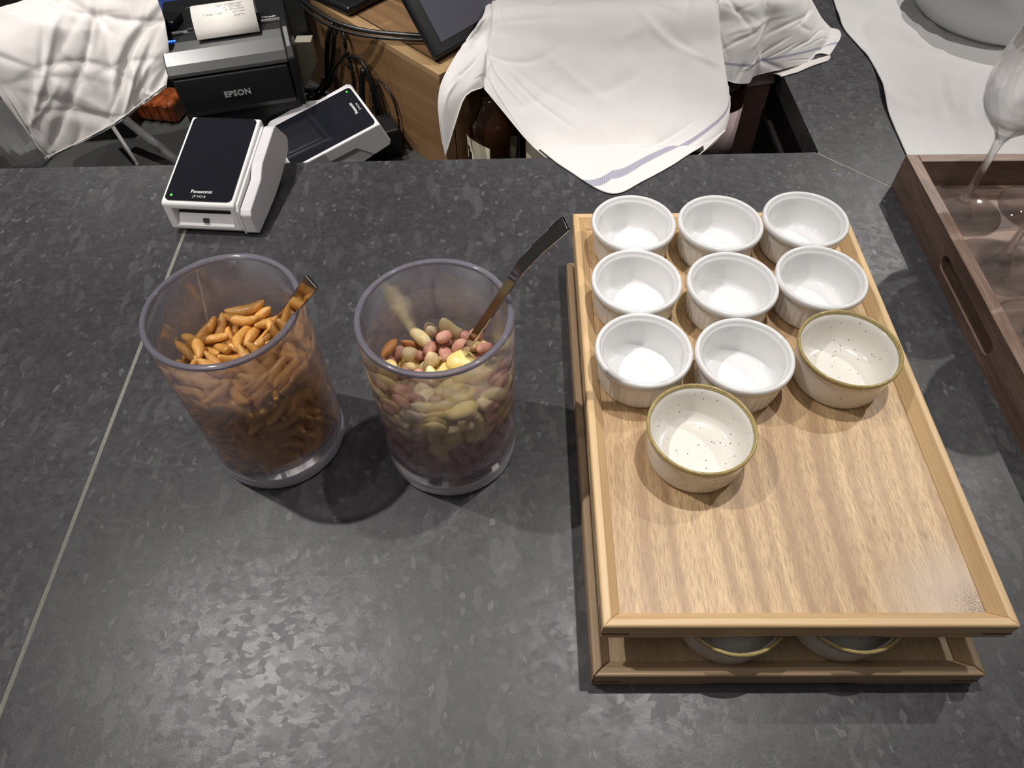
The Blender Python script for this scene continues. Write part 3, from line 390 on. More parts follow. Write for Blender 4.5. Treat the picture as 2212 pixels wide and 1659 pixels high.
NUTS_CORE = "1,100,-476,34,577,9,76,-62,16 3,103,-147,-302,679,32,1,-10,94 1,93,330,-180,624,90,-40,13,-11 2,102,181,318,774,59,23,-22,74 1,106,427,191,774,77,11,31,54 2,100,-278,380,771,0,36,-78,-52 3,95,153,-158,771,30,64,33,63 2,92,77,77,770,29,-70,-41,-50 1,112,-48,245,769,0,-3,68,73 6,106,468,44,301,52,36,30,-71 2,105,-50,28,768,38,-28,87,-16 1,94,-474,65,467,60,55,2,58 2,107,-89,456,765,23,21,-86,41 1,94,-430,214,765,54,-26,-30,-74 3,105,172,130,763,18,62,52,55 3,93,102,-304,720,20,-41,8,-89 1,92,-277,-210,455,43,-55,70,-10 1,97,472,79,555,67,-45,-31,-50 2,92,451,37,760,9,-94,32,-1 2,104,296,104,759,56,-3,72,-42 1,101,263,-218,291,1,7,30,95 1,87,-314,-169,284,5,29,-83,-47 1,100,468,92,421,22,-79,47,34 2,97,-120,134,753,57,40,72,-3 1,101,341,-128,305,32,44,-4,84 1,87,-377,304,698,39,80,42,-15 1,87,279,395,650,2,-52,-5,85 1,87,-243,418,291,89,31,-23,23 1,88,413,251,648,39,-4,-30,87 1,87,-286,389,370,36,-14,21,-90 1,87,331,351,587,78,10,-61,4 1,88,439,199,468,8,55,39,74 1,91,-458,150,594,10,-62,62,-47 1,92,-467,118,383,70,17,25,65 1,88,210,433,475,41,-91,7,-8 1,95,214,430,297,3,93,-7,35 1,89,98,470,450,3,-7,50,86 1,97,-228,422,464,16,-48,58,64 1,95,-446,175,482,29,-62,-56,-47 1,96,204,433,717,46,-40,-73,-31 6,88,-424,221,391,38,-47,-19,78 1,97,30,477,523,75,-65,-4,-11 1,102,420,227,371,53,19,21,80 3,93,-364,-88,676,3,-13,15,-98 1,101,-386,280,470,7,56,-82,-6 1,96,-175,443,383,36,-17,78,-49 2,109,336,318,747,53,5,-2,84 1,103,-263,396,558,39,-82,-27,-31 1,97,158,448,374,47,-67,0,-57 1,104,-408,243,292,24,44,-63,-59 1,106,168,444,569,12,88,-32,32 1,93,445,165,287,66,-42,-23,58 1,95,-458,122,288,54,22,20,79 1,105,67,469,739,5,97,-2,22 1,87,321,348,473,20,75,44,44 1,89,124,456,660,63,62,0,47 1,95,-324,343,288,71,26,15,64 1,102,385,-43,505,12,33,91,21 1,96,-117,455,473,75,48,28,35 1,89,-305,355,454,33,-38,-83,22 1,85,-169,436,556,64,38,-11,-66 6,93,-31,466,398,43,-87,-20,9 1,87,256,390,549,2,-92,-35,16 1,89,378,273,454,28,39,-71,-52 1,95,-356,300,374,41,-45,-58,54 3,110,-295,202,741,9,-43,88,-20 1,105,258,385,399,74,66,2,12 1,93,-401,0,502,67,-20,36,61 1,108,-357,-80,297,5,-25,58,-77 1,87,17,462,633,24,-89,-30,25 1,95,298,-157,534,7,-1,-9,99 1,96,336,314,381,19,-15,36,-90 1,102,-137,439,291,41,62,46,48 1,92,-333,317,550,10,-41,-91,-3 1,101,366,278,291,79,-37,-30,39 1,110,76,452,295,62,58,-26,-46 1,103,-141,436,648,25,39,70,54 1,104,383,-27,322,29,-63,63,35 1,107,290,353,297,11,30,-92,23 1,97,-393,232,636,18,-14,-35,-91 1,101,-34,455,292,4,59,80,9 1,96,226,-217,650,11,-20,-87,-44 1,106,423,166,583,29,94,17,0 1,109,-70,446,565,52,56,-47,-44 2,102,434,119,683,28,-1,-29,92 2,110,-422,83,685,5,-35,-80,-49 3,101,41,-170,731,59,17,-59,-52 3,96,-228,-55,731,24,-96,-9,13 1,104,331,-98,422,74,2,16,66 6,106,362,257,556,3,-18,98,9 1,105,-170,363,724,48,64,-40,-44 3,92,-272,337,646,88,22,-7,-41 1,93,-365,-18,602,6,5,35,93 1,101,250,-151,720,41,23,68,56 1,99,384,34,431,20,93,-29,-13 1,111,325,-72,590,40,-10,21,88 1,95,-369,29,288,87,-45,13,-12 1,102,69,259,711,92,26,-4,-28 3,90,-88,-131,710,59,6,-13,-79 1,109,-386,91,552,62,-1,53,58 1,107,-375,62,391,90,-22,25,28 6,110,364,31,628,48,-62,-16,-60 1,95,-353,198,537,31,-94,13,2 3,88,145,-43,704,56,27,27,-74 1,93,72,391,383,5,74,67,8 6,105,-314,-61,442,53,11,-3,-84 1,107,-7,393,469,7,15,-4,98 1,86,-366,139,284,24,62,-72,-18 1,111,125,371,498,28,-46,1,84 1,96,370,124,381,1,-8,98,-20 1,111,362,137,486,92,-27,-5,-29 1,93,68,381,592,49,71,49,13 3,85,-229,90,697,49,-3,-8,-87 1,103,221,315,482,76,30,25,52 3,88,290,-44,695,29,-88,35,-16 2,92,300,237,650,66,36,43,50 1,98,-201,325,290,98,7,5,-20 1,108,-207,321,486,41,-57,-57,-42 1,99,318,211,380,7,-62,-17,76 1,93,-304,226,295,0,63,59,51 1,89,211,313,659,19,-62,75,12 1,109,115,355,687,4,66,-45,-60 1,88,152,340,399,38,58,70,-17 1,100,-328,170,371,4,13,-71,-69 1,107,-284,236,463,13,-76,61,16 1,88,328,169,285,10,99,-4,2 1,106,166,329,295,39,-41,-57,59 1,102,-243,276,372,29,20,82,46 1,111,-136,341,391,45,58,3,68 1,106,338,72,293,8,-5,88,47 1,106,-155,324,603,52,-6,5,85 1,94,-26,358,365,91,-6,11,40 1,99,244,254,567,67,59,33,32 2,86,-15,114,678,56,59,-42,-40 1,91,-84,342,288,46,-4,-12,-88 1,85,17,347,675,64,5,48,-59 2,88,-72,306,675,79,21,-7,-57 1,95,247,240,288,65,68,14,30 1,111,-99,329,505,81,-4,20,-54 1,93,265,217,479,94,25,20,14 1,94,-233,251,564,7,-99,-4,-14 1,110,222,256,387,7,-75,-61,25 1,110,-307,134,618,16,23,-35,89 1,105,295,147,580,24,-62,54,-51 1,110,-305,110,463,84,44,-14,-29 1,97,-35,321,587,72,-46,-31,41 2,89,-189,225,661,77,55,-4,33 1,106,20,-290,660,70,-63,7,33 1,97,-23,-32,655,21,-32,-71,60 1,102,-116,72,652,66,62,21,37 1,94,-243,-9,641,5,-8,73,67 1,105,-203,-155,639,63,61,-42,-24 1,96,192,167,629,9,-12,33,-93 1,111,115,-183,624,58,-19,-30,73 1,103,56,183,623,50,26,69,46 6,96,201,24,620,23,-71,-66,4 6,99,-43,-173,615,77,7,8,63 1,91,-159,-62,615,1,58,3,-81 1,88,-186,128,613,29,38,-71,-52 1,106,-91,205,611,90,36,-24,-5 1,99,217,-120,610,6,-11,-94,-32 6,95,25,53,596,84,-1,-31,-44 1,104,76,-64,590,0,-3,96,29 1,106,132,266,589,47,-18,-9,86 1,96,-161,-250,584,80,21,20,53 1,88,121,87,580,34,-65,-66,17 1,98,-86,6,575,17,-38,91,-4 1,91,65,-285,560,8,3,44,90 1,104,-272,-72,558,12,-25,40,87 1,93,-143,-145,553,76,-18,-60,16 1,110,-93,114,548,20,-6,-22,-95 1,108,-282,36,548,81,-47,-35,1 1,111,209,-226,546,55,12,1,83 1,95,-236,-185,544,59,-46,46,-48 1,108,202,120,535,65,13,23,71 1,88,-29,212,534,33,32,68,57 1,89,147,-125,533,6,-18,16,-97 1,86,99,-207,530,37,-89,26,6 1,100,-224,158,528,4,-12,-84,52 1,104,40,294,523,69,16,19,69 1,109,-54,-102,519,13,-67,72,10 1,87,46,-123,519,80,23,54,10 1,96,137,-5,514,25,-72,-60,25 1,109,-15,-225,511,85,-26,-4,45 1,102,-136,216,505,95,3,2,-32 1,95,-176,-70,503,86,48,-4,19 1,95,-234,-200,335,79,55,22,13 1,105,-182,46,500,62,63,-42,-20 1,104,281,37,500,71,-37,49,36 1,92,180,-247,447,14,-52,46,-71 1,98,-207,217,297,45,-61,-11,64 1,109,233,-61,495,26,-67,33,61 1,111,29,-20,492,3,-75,-43,-49 1,86,133,234,492,28,68,-68,10 1,95,-154,-251,369,70,29,15,-63 1,85,292,-34,283,73,-44,-17,50 1,94,32,288,290,5,-65,76,1 1,95,-166,-237,485,22,80,-56,4 1,102,6,-289,377,54,48,33,60 1,96,-289,4,352,33,30,-56,-70 1,105,-269,102,293,52,-26,-52,63 1,106,100,104,485,50,-81,-10,28 1,96,-78,-273,437,26,-28,-55,74 1,87,-265,-101,344,49,-23,16,-82 1,96,-9,283,431,3,-1,-87,50 1,92,71,-273,468,78,-59,-13,-16 1,88,274,62,372,26,18,85,-42 1,94,222,-172,375,83,-51,-14,-17 1,92,120,-253,377,15,34,-91,17 1,98,61,-266,291,26,4,11,-96 1,103,-73,21,475,23,40,-54,-70 1,109,105,249,382,22,-86,39,-23 1,105,234,130,432,19,27,80,-49 1,106,224,135,310,49,-32,-81,9 1,86,210,-155,464,40,-86,13,-30 1,91,-210,-150,412,53,33,52,58 1,101,-115,231,403,98,-17,4,-5 1,93,48,189,465,38,-52,-38,-67 1,93,226,-124,288,4,-3,29,96 1,107,-201,158,417,80,-39,-38,-25 1,87,-41,167,459,55,45,-57,-41 1,89,-136,-202,289,91,10,-20,36 1,85,-127,-143,453,64,-54,30,-44 1,99,135,195,290,26,74,61,12 1,91,145,-187,294,60,-6,-62,51 1,111,-94,211,297,10,87,-48,-3 1,90,-39,-226,286,19,12,-27,-94 1,107,221,-59,367,33,-7,-3,-94 1,109,87,-176,436,91,40,3,-2 1,95,-214,-13,288,16,27,-58,-76 1,98,211,22,296,20,24,-92,24 6,98,196,28,430,9,53,-64,55 1,94,-198,56,399,65,75,-8,-11 1,109,-168,-106,301,28,-7,92,-25 1,105,112,-72,419,38,83,-8,41 1,90,9,89,418,17,-80,7,57 1,103,-6,192,369,66,50,40,39 1,112,-158,103,301,58,-43,-13,68 1,105,-175,-46,398,96,-1,-25,-10 1,99,114,132,378,19,-13,-96,18 1,105,91,31,400,24,-64,-14,-71 1,108,-39,-138,399,71,-6,-23,66 1,106,-101,113,399,68,8,46,56 1,109,46,-152,313,27,71,-35,55 1,96,123,72,289,6,-95,-31,-5 1,102,40,126,301,24,60,-72,25 1,110,118,-59,296,71,-22,29,-60 1,99,-51,-112,290,63,4,-9,-77 1,93,-54,90,302,25,72,-33,55 1,111,-99,-7,319,71,-7,70,-7 6,92,11,-17,336,71,-29,64,-3"

# ================================================================== SETTING
floor = box('floor', (0, 1, -1.06), (6, 6, .04), FLOORM); tag(floor, kind='structure')
wb = box('wall_back', (0, 2.62, .4), (6, .05, 3), WALLM); tag(wb, kind='structure')

# ================================================================== BAR COUNTER (three slabs with filled seams)
counter = empty('bar_counter', (0, 0, -.03), label='dark flecked granite bar worktop running across the whole foreground', cat='counter')
G = .0020
def slab(poly, lab=None):
    o = prism('stone_slab', poly, 0, .03, 'z', STONE, counter)
    if lab: o['label'] = lab
    return o
slab([(-.3735 + G, -.06), (1.2210 - G, -.06), (.3895 - G, .7714), (.3895, .7722), (-.3735 + G, .7752)])
slab([(-1.7, -.06), (-.3735 - G, -.06), (-.3735 - G, .7752), (-1.7, .7790)])
slab([(.3895 + G, .7714), (1.2210 + G, -.06), (1.75, -.06), (1.75, 2.1), (.3905, 2.1)])
box('seam_strip', (-.3735, .3576, .0148), (.0045, .8352, .0297), SEAM, counter)
box('seam_strip', (.80525, .3557, .0148), (.0036, 1.1757, .0297), SEAM, counter, rz=pi / 4)
prism('front_panel', [(-1.7, -.02), (1.75, -.02), (1.75, .01), (-1.7, .01)], -1.01, 0, 'z', BLACKWALL, counter)
prism('cabinet_panel', [(-1.7, .715), (.44, .715), (.44, .735), (-1.7, .735)], -1.01, 0, 'z', BLACKWALL, counter)
prism('side_panel', [(.415, .76), (.435, .76), (.435, 2.05), (.415, 2.05)], -1.01, 0, 'z', BLACKWALL, counter)
box('crumb', (.4, .735, .0305), (.0022, .0016, .0012), simple('tan_crumb', (.6, .4, .2), .8), counter)
# lower work surface behind the bar
ws = empty('work_surface', (-.8, 1.2, -.13), label='lower dark grey work surface behind the bar', cat='work surface')
box('worktop_board', (-.005, 0, .015), (1.44, .86, .03), SURFACE, ws, .001)
box('base_cabinet', (-.02, 0, -.455), (1.38, .80, .91), BLACKWALL, ws)
well = empty('bottle_well', (.2, 1.0, -.22), label='black recessed bottle well behind the bar', cat='bottle well')
box('well_floor', (0, 0, -.006), (.42, .50, .012), BLACKWALL, well)
box('well_wall', (.205, 0, .09), (.006, .50, .18), BLACKSATIN, well)
box('rail', (.185, -.02, .155), (.006, .36, .006), simple('dull_steel', (.2, .19, .18), .4, 1), well)
box('well_leg', (0, 0, -.415), (.38, .46, .805), BLACKWALL, well)

# ================================================================== TRAYS
def rail(name, L, H, T, prof, mat, parent, M, notch=0, gap=0.0):
    """mitred rail, grain along local y; prof: (inward, z)"""
    def lim(d): return L / 2 - d - gap
    n = len(prof); vs = []; fs = []
    st = [-1, -.42, -.36, .36, .42, 1] if notch else [-1, 1]
    for s in st:
        for d, z in prof:
            y = s * lim(d) if abs(s) == 1 else s * L / 2
            zz = z + (notch if (abs(s) < .4 and z < .0005) else 0)
            vs.append((d, y, zz))
    for i in range(len(st) - 1):
        for j in range(n): fs.append((i * n + j, i * n + (j + 1) % n, (i + 1) * n + (j + 1) % n, (i + 1) * n + j))
    fs += [tuple(range(n)), tuple((len(st) - 1) * n + j for j in range(n))[::-1]]
    o = link(name, fixn(mesh(name, vs, fs)), mat, parent); o.matrix_local = M; bevel(o, .0007, 2, 20); return o
def wooden_tray(loc, rz, label, ash, fr, gap):
    W, L, H = .2747, .4191, .022
    t = empty('wooden_tray', loc, rz, label, 'tray', 'pale wooden serving trays')
    prof = [(0, 0), (0, H - .0015), (.0012, H), (.0058, H), (.0132, .0118), (.0132, 0)]
    for k, (len_, off) in enumerate(((L, W / 2), (W, L / 2), (L, W / 2), (W, L / 2))):
        a = k * pi / 2
        M = Matrix.Rotation(a, 4, 'Z') @ Matrix.Translation((-off, 0, 0))
        rail('rail', len_, H, .0132, prof, fr, t, M, .0028 if k in (1, 3) else .0, gap)
    box('tray_floor', (0, 0, .0082), (W - .0255, L - .0255, .0056), ash, t)
    for sx in (-1, 1):
        for sy in (-1, 1):
            box('corner_key', (sx * (W / 2 - .0095), sy * (L / 2 - .0002), .0085), (.019, .0012, .0016), DARKWOOD, t)
            box('corner_key', (sx * (W / 2 - .0002), sy * (L / 2 - .0095), .0085), (.0012, .019, .0016), DARKWOOD, t)
    return t
wooden_tray((.194, .3484, 0), -.0185, 'lower pale wooden tray, mostly hidden beneath the upper tray, standing on the counter', ASH_DARK, FRAME_DARK, .0004)
wooden_tray((.1983, .3653, .051), -.0211, 'upper pale wooden tray holding white and speckled ramekins', ASH, FRAME, 0)
# stain in the near right corner of the upper tray floor belongs to the ash board material (position based)
def walnut_tray():
    t = empty('walnut_tray', (.4588, .703, 0), radians(-1.4) + 0, 'dark walnut serving tray with slotted side handles, holding wine glasses', 'tray')
    W, L, H, T = .40, .52, .044, .0135
    def side(name, c, s, grain):
        # box with grain along local y
        o = box(name, (0, 0, 0), (s[0], s[1], s[2]), WALNUT, t, 0); return o
    l = box('side_board', (T / 2, -L / 2, H / 2), (T, L, H), WALNUT, t)
    pts_ = [(-.212 + sy * .056 + .0080 * cos(a), .0200 + .0080 * sin(a)) for sy, a0 in ((1, -pi / 2), (-1, pi / 2)) for a in [a0 + k * pi / 8 for k in range(9)]]
    c = prism('cutter', pts_, -.01, .0085, 'x', None, t)
    cut(l, [c]); l['label'] = 'walnut side board with long slot handle'
    bevel(l, .0010, 2, 50)
    box('side_board', (W - T / 2, -L / 2, H / 2), (T, L, H), WALNUT, t, .0012)
    b = box('end_board', (W / 2, -T / 2, H / 2), (T, W - 2 * T, H), WALNUT, t, .0008); b.rotation_euler = (0, 0, pi / 2)
    b = box('end_board', (W / 2, -L + T / 2, H / 2), (T, W - 2 * T, H), WALNUT, t, .0008); b.rotation_euler = (0, 0, pi / 2)
    f = box('tray_floor', (W / 2, -L / 2, .006), (L - 2 * T, W - 2 * T, .008), WALNUT, t); f.rotation_euler = (0, 0, pi / 2)
    return t
walnut_tray()

# ================================================================== RAMEKINS
def ramekin_white_me():
    R, H = .0398, .038
    prof = [(.0001, .0018), (.0300, .0018), (.0310, 0), (.0328, 0), (.0340, .0015), (.0348, .005), (.0354, .010), (.0358, .015), (.0362, .020), (.0366, .0255), (.0370, .0285), (.0376, .0297),
            (.0391, .0310), (.0398, .0335), (.0397, .0360), (.0388, .0376), (.0376, .0380), (.0363, .0376), (.0355, .0362), (.0352, .0350), (.0338, .0342), (.0332, .0332), (.0330, .030),
            (.0325, .021), (.0317, .012), (.0306, .0078), (.0286, .0052), (.0262, .0044), (.0250, .0042), (.0180, .0042), (.0080, .0042), (.0001, .0042)]
    def mod(t, j):
        if 4 <= j <= 9: return .00095 * (abs(sin(t * 19)) - .6) * (1 if 4 < j < 9 else .5)
        return 0
    return lathe_me('ramekin', prof, 208, mod)
RAM = ramekin_white_me(); RAM.materials.append(PORCELAIN)
ZF = .0622
spots = [(.1183, .5312, 'white fluted ramekin in the far left corner of the upper tray'),
         (.2000, .5283, 'white fluted ramekin in the middle of the far row'),
         (.2812, .5313, 'white fluted ramekin in the far right corner of the upper tray'),
         (.1117, .4540, 'white fluted ramekin at the left end of the second row from the back'),
         (.1951, .4479, 'white fluted ramekin in the middle of the second row, amid all others'),
         (.2746, .4536, 'white fluted ramekin just behind the speckled one at the right edge'),
         (.1080, .3754, 'white fluted ramekin nearest the left rail, touching the front speckled one'),
         (.1886, .3672, 'white fluted ramekin in the third row between a plain and a speckled ramekin')]
for i, (x, y, lab) in enumerate(spots):
    o = link('ramekin', RAM, None); o.location = (x, y, ZF); o.rotation_euler = (0, 0, i * .7)
    tag(o, lab, 'ramekin', 'white fluted ramekins on the upper tray')
prof_s = [(.0001, .0012), (.031, .0012), (.0318, 0), (.0345, 0), (.0362, .0014), (.0373, .005), (.0379, .010), (.0383, .016), (.0386, .022), (.0388, .0270), (.0389, .0284), (.0398, .0300), (.0404, .0325),
          (.0408, .0345), (.0380, .0345), (.0366, .028), (.0354, .019), (.0338, .0115), (.0312, .0072), (.028, .0054), (.0255, .0049), (.024, .0047), (.014, .0047), (.0001, .0047)]
prof_r = [(.0406, .0330), (.0411, .0348), (.0414, .0358), (.0412, .0371), (.0404, .0379), (.0395, .0379), (.0388, .0370), (.0384, .0356), (.0381, .0340)]
SB = lathe_me('bowl_body', prof_s, 96); SB.materials.append(SPECKLED)
SR = lathe_me('olive_rim', prof_r, 96, close=True); SR.materials.append(OLIVE)
for x, y, z, lab, grp in ((.2748, .3720, ZF, 'speckled cream ramekin with olive rim by the right rail of the upper tray', 'speckled ramekins on the upper tray'),
                     (.1415, .2975, ZF, 'speckled cream ramekin with olive rim standing in front, nearest the viewer', 'speckled ramekins on the upper tray'),
                     (.153, .186, .0112, 'speckled ramekin on the lower tray, left one peeking out under the upper tray', 'speckled ramekins on the lower tray'),
                     (.236, .186, .0112, 'speckled ramekin on the lower tray, right one peeking out under the upper tray', 'speckled ramekins on the lower tray'),
                     (.120, .49, .0071, 'speckled ramekin hidden under the far left of the upper tray', 'hidden speckled ramekins'),
                     (.270, .49, .0071, 'speckled ramekin hidden under the far right of the upper tray', 'hidden speckled ramekins')):
    if 'hidden' in grp: continue
    t = empty('speckled_ramekin', (x, y, z), random.uniform(0, 6), lab, 'ramekin', grp)
    link('bowl_body', SB, None, t); link('olive_rim', SR, None, t)

# ================================================================== JARS
def jar(x, y, label):
    t = empty('acrylic_jar', (x, y, 0), 0, label, 'jar', 'clear acrylic snack jars')
    prof = [(.0001, .0168), (.0562, .0168), (.0567, .0175), (.0569, .0245), (.0570, .06), (.0573, .1672), (.0570, .1674), (.0532, .1674), (.0530, .1672), (.0530, .1), (.0530, .027), (.0522, .0242), (.0505, .0232), (.0001, .0232)]
    lathe('jar_body', prof, ACRYLIC, t, 128)
    lathe('jar_rim', [(.0530, .1675), (.0574, .1675), (.0575, .1692), (.0570, .1703), (.0560, .1708), (.0542, .1708), (.0532, .1702), (.0529, .1690)], RIMGL, t, 128)
    lathe('jar_foot', [(.0001, .0004), (.0525, .0004), (.0552, .0010), (.0564, .0030), (.0566, .0080), (.0566, .0150), (.0562, .0164), (.0001, .0164)], FOOTGL, t, 96)
    return t
J1, J2 = Vector((-.21, .3639, 0)), Vector((-.0548, .3534, 0))
jar(J1.x, J1.y, 'clear acrylic jar filled with brown rice crackers')
jar(J2.x, J2.y, 'clear acrylic jar filled with mixed nuts')

# ---- snack pieces: meshes
def blob(name, a, b, c, bend=0, seg=14, ring=9, f=None, mat=None):
    bm = bmesh.new(); bmesh.ops.create_uvsphere(bm, u_segments=seg, v_segments=ring, radius=1)
    # long axis: x
    for v in bm.verts:
        x, y, z = v.co.z, v.co.x, v.co.y
        if f: x, y, z = f(x, y, z)
        v.co = (x * a, y * b + bend * x * x, z * c)
    me = bpy.data.meshes.new(name); bm.to_mesh(me); bm.free()
    me.polygons.foreach_set('use_smooth', [True] * len(me.polygons))
    if mat: me.materials.append(mat)
    return me
def f_cracker(x, y, z):
    x2 = math.copysign(abs(x) ** .8, x); k = 1 + .08 * sin(7 * x) + .05 * noise.noise(Vector((x * 3, y * 2, z * 2)))
    return x2, y * k, z * k
def f_peanut(x, y, z):
    k = 1 - .07 * math.exp(-(x * 3) ** 2) + .03 * noise.noise(Vector((x, y, z)) * 3); return x, y * k, z * k
def f_cashew(x, y, z):
    k = 1 + .12 * x - .08 * math.exp(-((x + .1) * 4) ** 2); return x, y * k - .55 * max(0, -y) * math.exp(-(x * 2.6) ** 2) * -.6, z * k
def f_corn(x, y, z):
    k = 1 - .35 * max(0, x) ** 2; w = 1 + .1 * sin(3 * x); zz = z * (1 - .35 * math.exp(-((y * 2.5) ** 2 + ((x - .55) * 2.5) ** 2)))
    return x, y * k * w, zz
def f_almond(x, y, z):
    k = (1 - .45 * max(0, x) ** 1.5) ; return x, y * k, z * k
def f_chick(x, y, z):
    n = 1 + .07 * noise.noise(Vector((x, y, z)) * 2.5) + (.22 if x > .9 else 0); return x * n, y * n * (1 - .1 * math.exp(-(y * 6) ** 2)), z * n
MES = [blob('rice_cracker', .0160, .0043, .0041, .0045, seg=16, ring=13, f=f_cracker, mat=CRACK), blob('peanut', .0072, .0051, .0051, 0, f=f_peanut, mat=PEANUT),
       blob('cashew_nut', .0122, .0066, .0053, .004, f=f_cashew, mat=CASHEW), blob('giant_corn_nut', .0107, .0090, .0052, 0, seg=18, ring=11, f=f_corn, mat=CORN),
       blob('almond', .0120, .0068, .0044, 0, seg=18, ring=11, f=f_almond, mat=ALMOND), None, blob('chickpea', .0060, .0057, .0057, 0, f=f_chick, mat=CHICK)]
def shell_half(sgn):
    me = blob('shell_half', .0090, .0058, .0055, 0, seg=16, ring=9, f=lambda x, y, z: (x, y * (1 - .2 * max(0, x)), max(0, z * sgn) * sgn + sgn * (.10 + .10 * max(0, x))), mat=PISTA); return me
SH = [shell_half(1), shell_half(-1)]; PK = blob('kernel', .0078, .0048, .0045, 0, mat=PISTAIN)
LAB = [('rice_cracker', 'brown crescent rice cracker in the left acrylic jar', 'rice cracker', 'rice crackers in the left jar'),
       ('peanut', 'pinkish skin-on peanut in the jar of mixed nuts', 'peanut', 'peanuts in the right jar'),
       ('cashew_nut', 'pale yellow curved cashew in the jar of mixed nuts', 'cashew', 'cashews in the right jar'),
       ('giant_corn_nut', 'large flat yellow giant corn kernel in the jar of mixed nuts', 'corn nut', 'giant corn kernels in the right jar'),
       ('almond', 'brown ridged almond in the jar of mixed nuts', 'almond', 'almonds in the right jar'),
       ('pistachio', 'pistachio in its beige shell in the jar of mixed nuts', 'pistachio', 'pistachios in the right jar'),
       ('chickpea', 'wrinkled beige chickpea in the jar of mixed nuts', 'chickpea', 'chickpeas in the right jar')]
def pieces(data, J):
    for s in data.split():
        k, sc, x, y, z, qw, qx, qy, qz = map(int, s.split(','))
        M = Matrix.Translation((J.x + x * 1e-4, J.y + y * 1e-4, z * 1e-4)) @ Quaternion((qw, qx, qy, qz)).normalized().to_matrix().to_4x4() @ Matrix.Scale(sc / 100, 4)
        yield k, M
def place_pieces(data, J):
    for k, M in pieces(data, J):
        nm, lab, cat, grp = LAB[k]
        p = M.translation; rx, ry, z = p.x - J.x, p.y - J.y, p.z; rr = hypot(rx, ry)
        side = ('right' if rx > 0 else 'left') if abs(rx) > abs(ry) else ('far' if ry > 0 else 'near')
        what = {0: 'brown crescent rice cracker', 1: 'pinkish skin-on peanut', 2: 'pale yellow curved cashew', 3: 'flat yellow giant corn kernel', 4: 'brown ridged almond', 5: 'pistachio in a beige shell', 6: 'wrinkled beige chickpea'}[k]
        topz = .104 if k == 0 else .094
        if z > topz: lab = what + ' on top of the heap, ' + (side + ' side' if rr > .026 else 'at its centre')
        elif rr > .034: lab = what + ' against the %s wall of its jar, %s' % (side, 'upper part' if z > .078 else 'halfway down' if z > .050 else 'near the jar base')
        else: lab = what + ' buried inside the heap in its jar'
        if k == 5:
            o = bpy.data.objects.new(nm, None); COL.objects.link(o); o.empty_display_size = .005; o.matrix_world = M
            link('shell_half', SH[0], None, o); link('shell_half', SH[1], None, o); link('kernel', PK, None, o)
        else:
            o = bpy.data.objects.new(nm, MES[k]); COL.objects.link(o); o.matrix_world = M
        tag(o, lab, cat, grp)
def core(name, data, J, label, cat):
    bm = bmesh.new(); mats = []
    for k, M in pieces(data, J):
        src = PK if k == 5 else MES[k]
        if src.materials[0] not in mats: mats.append(src.materials[0])
        n0 = len(bm.faces); nv = len(bm.verts); bm.from_mesh(src); bm.verts.ensure_lookup_table(); bm.faces.ensure_lookup_table()
        for v in bm.verts[nv:]: v.co = M @ v.co
        for f in bm.faces[n0:]: f.material_index = mats.index(src.materials[0]); f.smooth = True
    me = bpy.data.meshes.new(name); bm.to_mesh(me); bm.free()
    for m_ in mats: me.materials.append(m_)
    o = bpy.data.objects.new(name, me); COL.objects.link(o); tag(o, label, cat, kind='stuff')
place_pieces(CRACKERS, J1); place_pieces(NUTS, J2)
core('packed_crackers', CRACKERS_CORE, J1, 'brown rice crackers packed deep inside the left acrylic jar', 'rice crackers')
core('packed_nuts', NUTS_CORE, J2, 'peanuts and nuts packed deep inside the right acrylic jar', 'nuts')

# ================================================================== SPOONS
def spoon(P, w_tip, w_mid, thick, bowl_dir, label, mat, end_flat=True):
    t = empty('spoon', P[0], 0, label, 'spoon')
    Q = [Vector(p) - Vector(P[0]) for p in P]
    side = (Vector(P[-1]) - Vector(P[-2])).normalized()
    def rr(s): return (w_mid + (w_tip - w_mid) * s ** 1.3) / w_tip, 1
    path = smooth_path(Q, 5); n = len(path); vs = []; fs = []
    # rectangular section handle with chamfers; wide side faces 'bowl_dir'
    sec = [(-1, -.4), (-.8, -1), (.8, -1), (1, -.4), (1, .4), (.8, 1), (-.8, 1), (-1, .4)]
    for i, q in enumerate(path):
        d = (path[min(i + 1, n - 1)] - path[max(i - 1, 0)]).normalized(); u = Vector(bowl_dir); u = (u - d * u.dot(d)).normalized(); s = d.cross(u).normalized()
        f = i / (n - 1); ww = w_mid + (w_tip - w_mid) * f
        if i == n - 1: ww *= .93
        for a, b in sec: vs.append(q + s * (a * ww / 2) + u * (b * thick / 2))
    m = len(sec)
    for i in range(n - 1):
        for j in range(m): fs.append((i * m + j, i * m + (j + 1) % m, (i + 1) * m + (j + 1) % m, (i + 1) * m + j))
    fs += [tuple(range(m)), tuple((n - 1) * m + j for j in range(m))]
    h = link('handle', fixn(mesh('handle', vs, fs)), mat, t); bevel(h, .0004, 2, 30)
    # bowl
    d = (path[0] - path[2]).normalized(); u = Vector(bowl_dir); u = (u - d * u.dot(d)).normalized(); s = d.cross(u).normalized()
    vs = []; fs = []; A, B = 12, 10
    for i in range(A + 1):
        for j in range(B):
            r = i / A; tt = 2 * pi * j / B
            x = r * cos(tt); y = r * sin(tt)
            vs.append(d * (.016 + x * .018) + s * (y * .0115) - u * (.005 * (1 - r * r)))
    for i in range(A):
        for j in range(B): fs.append((i * B + j, i * B + (j + 1) % B, (i + 1) * B + (j + 1) % B, (i + 1) * B + j))
    b = link('bowl', mesh('bowl', vs, fs), mat, t, smooth=True)
    so = b.modifiers.new('s', 'SOLIDIFY'); so.thickness = .0009
    return t
d1 = Vector((.0674, -.037, .1019)).normalized()
tip1 = Vector((-.1302, .3436, .2139))
